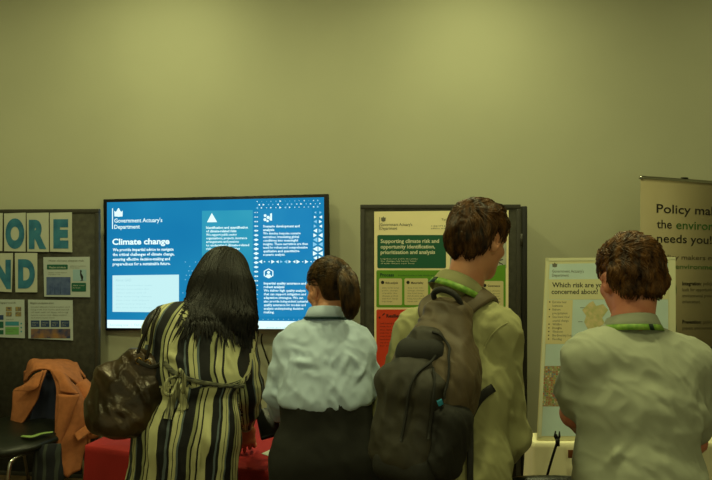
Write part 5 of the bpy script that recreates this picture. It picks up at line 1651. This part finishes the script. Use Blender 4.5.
# ================================================================== COAT ON THE LEFT CHAIR
coat_m = mat('rust_wool', srgb(178, 108, 66), .95, noise=.10, nscale=30, bump=.5, bscale=350)
coat_l = mat('coat_lining_navy', srgb(50, 54, 74), .6)
CD = .68
def atc(x, y, d): return at(x, y, d + CD)
ct = root_empty('wool_coat', tuple(atc(55, 380, 2.95))); tag(ct, 'rust coloured wool coat draped over the back of the chair', 'coat')
def rows(rr): return [[atc(*q_) for q_ in r_] for r_ in rr]
# back and shoulder hump over the backrest
V, Fq = patch(rows([[(24, 382, 3.04), (30, 361, 3.02), (44, 359.5, 3.03), (62, 361, 3.06), (77, 363, 3.10)],
                    [(27, 380, 2.94), (33, 366, 2.90), (46, 364, 2.90), (64, 367, 2.93), (82, 378, 2.98)],
                    [(28, 376, 2.88), (36, 370.5, 2.84), (47, 369.5, 2.84), (67, 377, 2.86), (90, 396, 2.95)]]), 8, .012, .004, 2)
mesh_obj('yoke', V, Fq, coat_m, ct)
V, Fq = patch(rows([[(24, 372, 3.06), (24, 380, 3.1), (24, 412, 3.2)], [(45, 361, 3.12), (45, 376, 3.18), (45, 415, 3.3)], [(70, 361, 3.14), (72, 376, 3.2), (74, 430, 3.3)], [(84, 376, 3.04), (88, 392, 3.08), (90, 462, 3.1)]]), 8, .012, .006, 8)
mesh_obj('back_panel', V, Fq, coat_m, ct)
# left front with its lapel
V, Fq = patch(rows([[(46, 370, 2.80), (36, 374, 2.82), (27, 383, 2.86), (20, 387, 2.90)], [(41, 386, 2.76), (33, 388, 2.78), (24, 391, 2.84), (13.5, 391, 2.88)], [(37, 400, 2.77), (30, 402, 2.78), (21, 404, 2.82), (13, 406, 2.86)], [(29, 414, 2.79), (25, 416, 2.80), (17, 419, 2.82), (11, 422, 2.86)], [(24, 422, 2.80), (20, 424, 2.81), (14, 427, 2.83), (9.5, 430, 2.86)]]), 7, .010, .003, 3)
mesh_obj('left_front', V, Fq, coat_m, ct)
V, Fq = patch(rows([[(43, 370, 2.775), (35, 377, 2.775), (27, 383, 2.80)], [(39, 385, 2.735), (31, 385, 2.74), (22, 386, 2.79)], [(36, 389, 2.735), (29, 391, 2.74), (14.5, 391, 2.80)]]), 6, .007, .001, 3)
mesh_obj('left_lapel', V, Fq, coat_m, ct)
# right front: collar down to the pointed hem
V, Fq = patch(rows([[(50, 370, 2.80), (60, 373, 2.80), (70, 381, 2.83), (80, 390, 2.88)], [(56.5, 388, 2.74), (64, 390, 2.74), (75, 392, 2.78), (86, 402, 2.86)], [(56, 410, 2.73), (64, 412, 2.73), (76, 410, 2.76), (91, 414, 2.86)],
                    [(55, 432, 2.72), (62, 436, 2.72), (74, 432, 2.76), (90, 430, 2.86)], [(55, 450, 2.71), (62, 458, 2.72), (72, 455, 2.76), (84, 452, 2.84)], [(58, 464, 2.71), (66, 477, 2.72), (72, 474, 2.75), (80, 470, 2.82)]]), 7, .010, .005, 5)
mesh_obj('right_front', V, Fq, coat_m, ct)
V, Fq = patch(rows([[(50, 369.5, 2.775), (62, 372, 2.765), (70, 380, 2.79)], [(58, 381, 2.735), (67, 383, 2.73), (76, 391, 2.76)], [(59.5, 391, 2.715), (68, 393, 2.72), (79, 393.5, 2.76)]]), 6, .008, .001, 3)
mesh_obj('collar', V, Fq, coat_m, ct)
V, Fq = patch(rows([[(58, 394, 2.705), (69, 395, 2.705), (80, 395, 2.745)], [(58, 412, 2.70), (67, 411, 2.70), (74, 409, 2.73)], [(56, 438, 2.70), (61, 436, 2.70), (66, 430, 2.72)], [(55.5, 456, 2.70), (56.5, 455, 2.70), (58, 453, 2.71)]]), 6, .007, .001, 3)
mesh_obj('right_lapel', V, Fq, coat_m, ct)
V, Fq = patch(rows([[(74, 434, 2.745), (86, 425, 2.79), (96, 419, 2.86)], [(78, 441, 2.735), (88, 434, 2.78), (98, 427, 2.86)]]), 6, .010, .001, 3)
mesh_obj('pocket_flap', V, Fq, coat_m, ct)
V, Fq = tube([atc(80, 384, 2.93), atc(90, 398, 2.91), atc(93, 415, 2.90), atc(90, 436, 2.90)], [.05, .065, .06, .05], 14, smooth=5)
V = V + (.006 * smooth_noise(V, 35, 4))[:, None] * V3(1, -.5, .2)
mesh_obj('sleeve', V, Fq, coat_m, ct)
V, Fq = patch(rows([[(44, 372, 2.87), (50, 371, 2.88), (57, 374, 2.88)], [(36, 398, 2.86), (47, 398, 2.90), (60, 398, 2.86)], [(28, 424, 2.86), (44, 424, 2.90), (60, 424, 2.86)]]), 6, .006, .003, 3)
mesh_obj('lining', V, Fq, coat_l, ct)['label'] = 'dark navy lining'
# green tagged strap lying on the seat
gr = mat('pale_green_ribbon', srgb(132, 160, 88), .6)
sz_ = .507
def on_seat(px, py):
    d = (CAMZ - sz_) * F / (py - 240.0); return at(px, py, d)
V, Fq = tube([on_seat(22, 436), on_seat(32, 436.5), on_seat(42, 433.5), on_seat(53, 432)], [.012, .016, .013, .010], 8, smooth=5)
V[:, 2] = sz_ + (V[:, 2] - sz_) * .35
o_ = mesh_obj('ribbon_strap', V, Fq, gr, None, on_seat(38, 435)); tag(o_, 'pale green strap lying on the front edge of the black chair seat', 'strap')
# striped scarf hanging below the coat
scarf_m = bpy.data.materials.new('striped_scarf_cloth'); scarf_m.use_nodes = True
nt = scarf_m.node_tree; bb_ = nt.nodes['Principled BSDF']; bb_.inputs['Roughness'].default_value = .9
tcn = nt.nodes.new('ShaderNodeTexCoord'); wvn = nt.nodes.new('ShaderNodeTexWave'); wvn.inputs['Scale'].default_value = 5.5; wvn.inputs['Distortion'].default_value = 1.0
nt.links.new(tcn.outputs['Object'], wvn.inputs['Vector']); rpn = nt.nodes.new('ShaderNodeValToRGB'); rpn.color_ramp.interpolation = 'CONSTANT'
rpn.color_ramp.elements[0].color = srgb(14, 16, 24); rpn.color_ramp.elements[1].color = srgb(50, 55, 48); rpn.color_ramp.elements[1].position = .80
nt.links.new(wvn.outputs[0], rpn.inputs[0]); nt.links.new(rpn.outputs[0], bb_.inputs['Base Color'])
V, Fq = patch(rows([[(36, 447, 2.62), (43, 445, 2.60), (52, 444, 2.61), (60, 444, 2.64)], [(34, 460, 2.60), (42, 458, 2.57), (52, 458, 2.58), (62, 458, 2.62)], [(33, 484, 2.60), (42, 484, 2.57), (52, 484, 2.58), (64, 484, 2.62)], [(32, 505, 2.60), (42, 507, 2.58), (52, 507, 2.58), (66, 503, 2.62)]]), 8, .008, .008, 6)
o_ = mesh_obj('scarf', V, Fq, scarf_m, None, at(44, 438, 2.78)); tag(o_, 'dark scarf with pale stripes hanging under the rust coat', 'scarf')
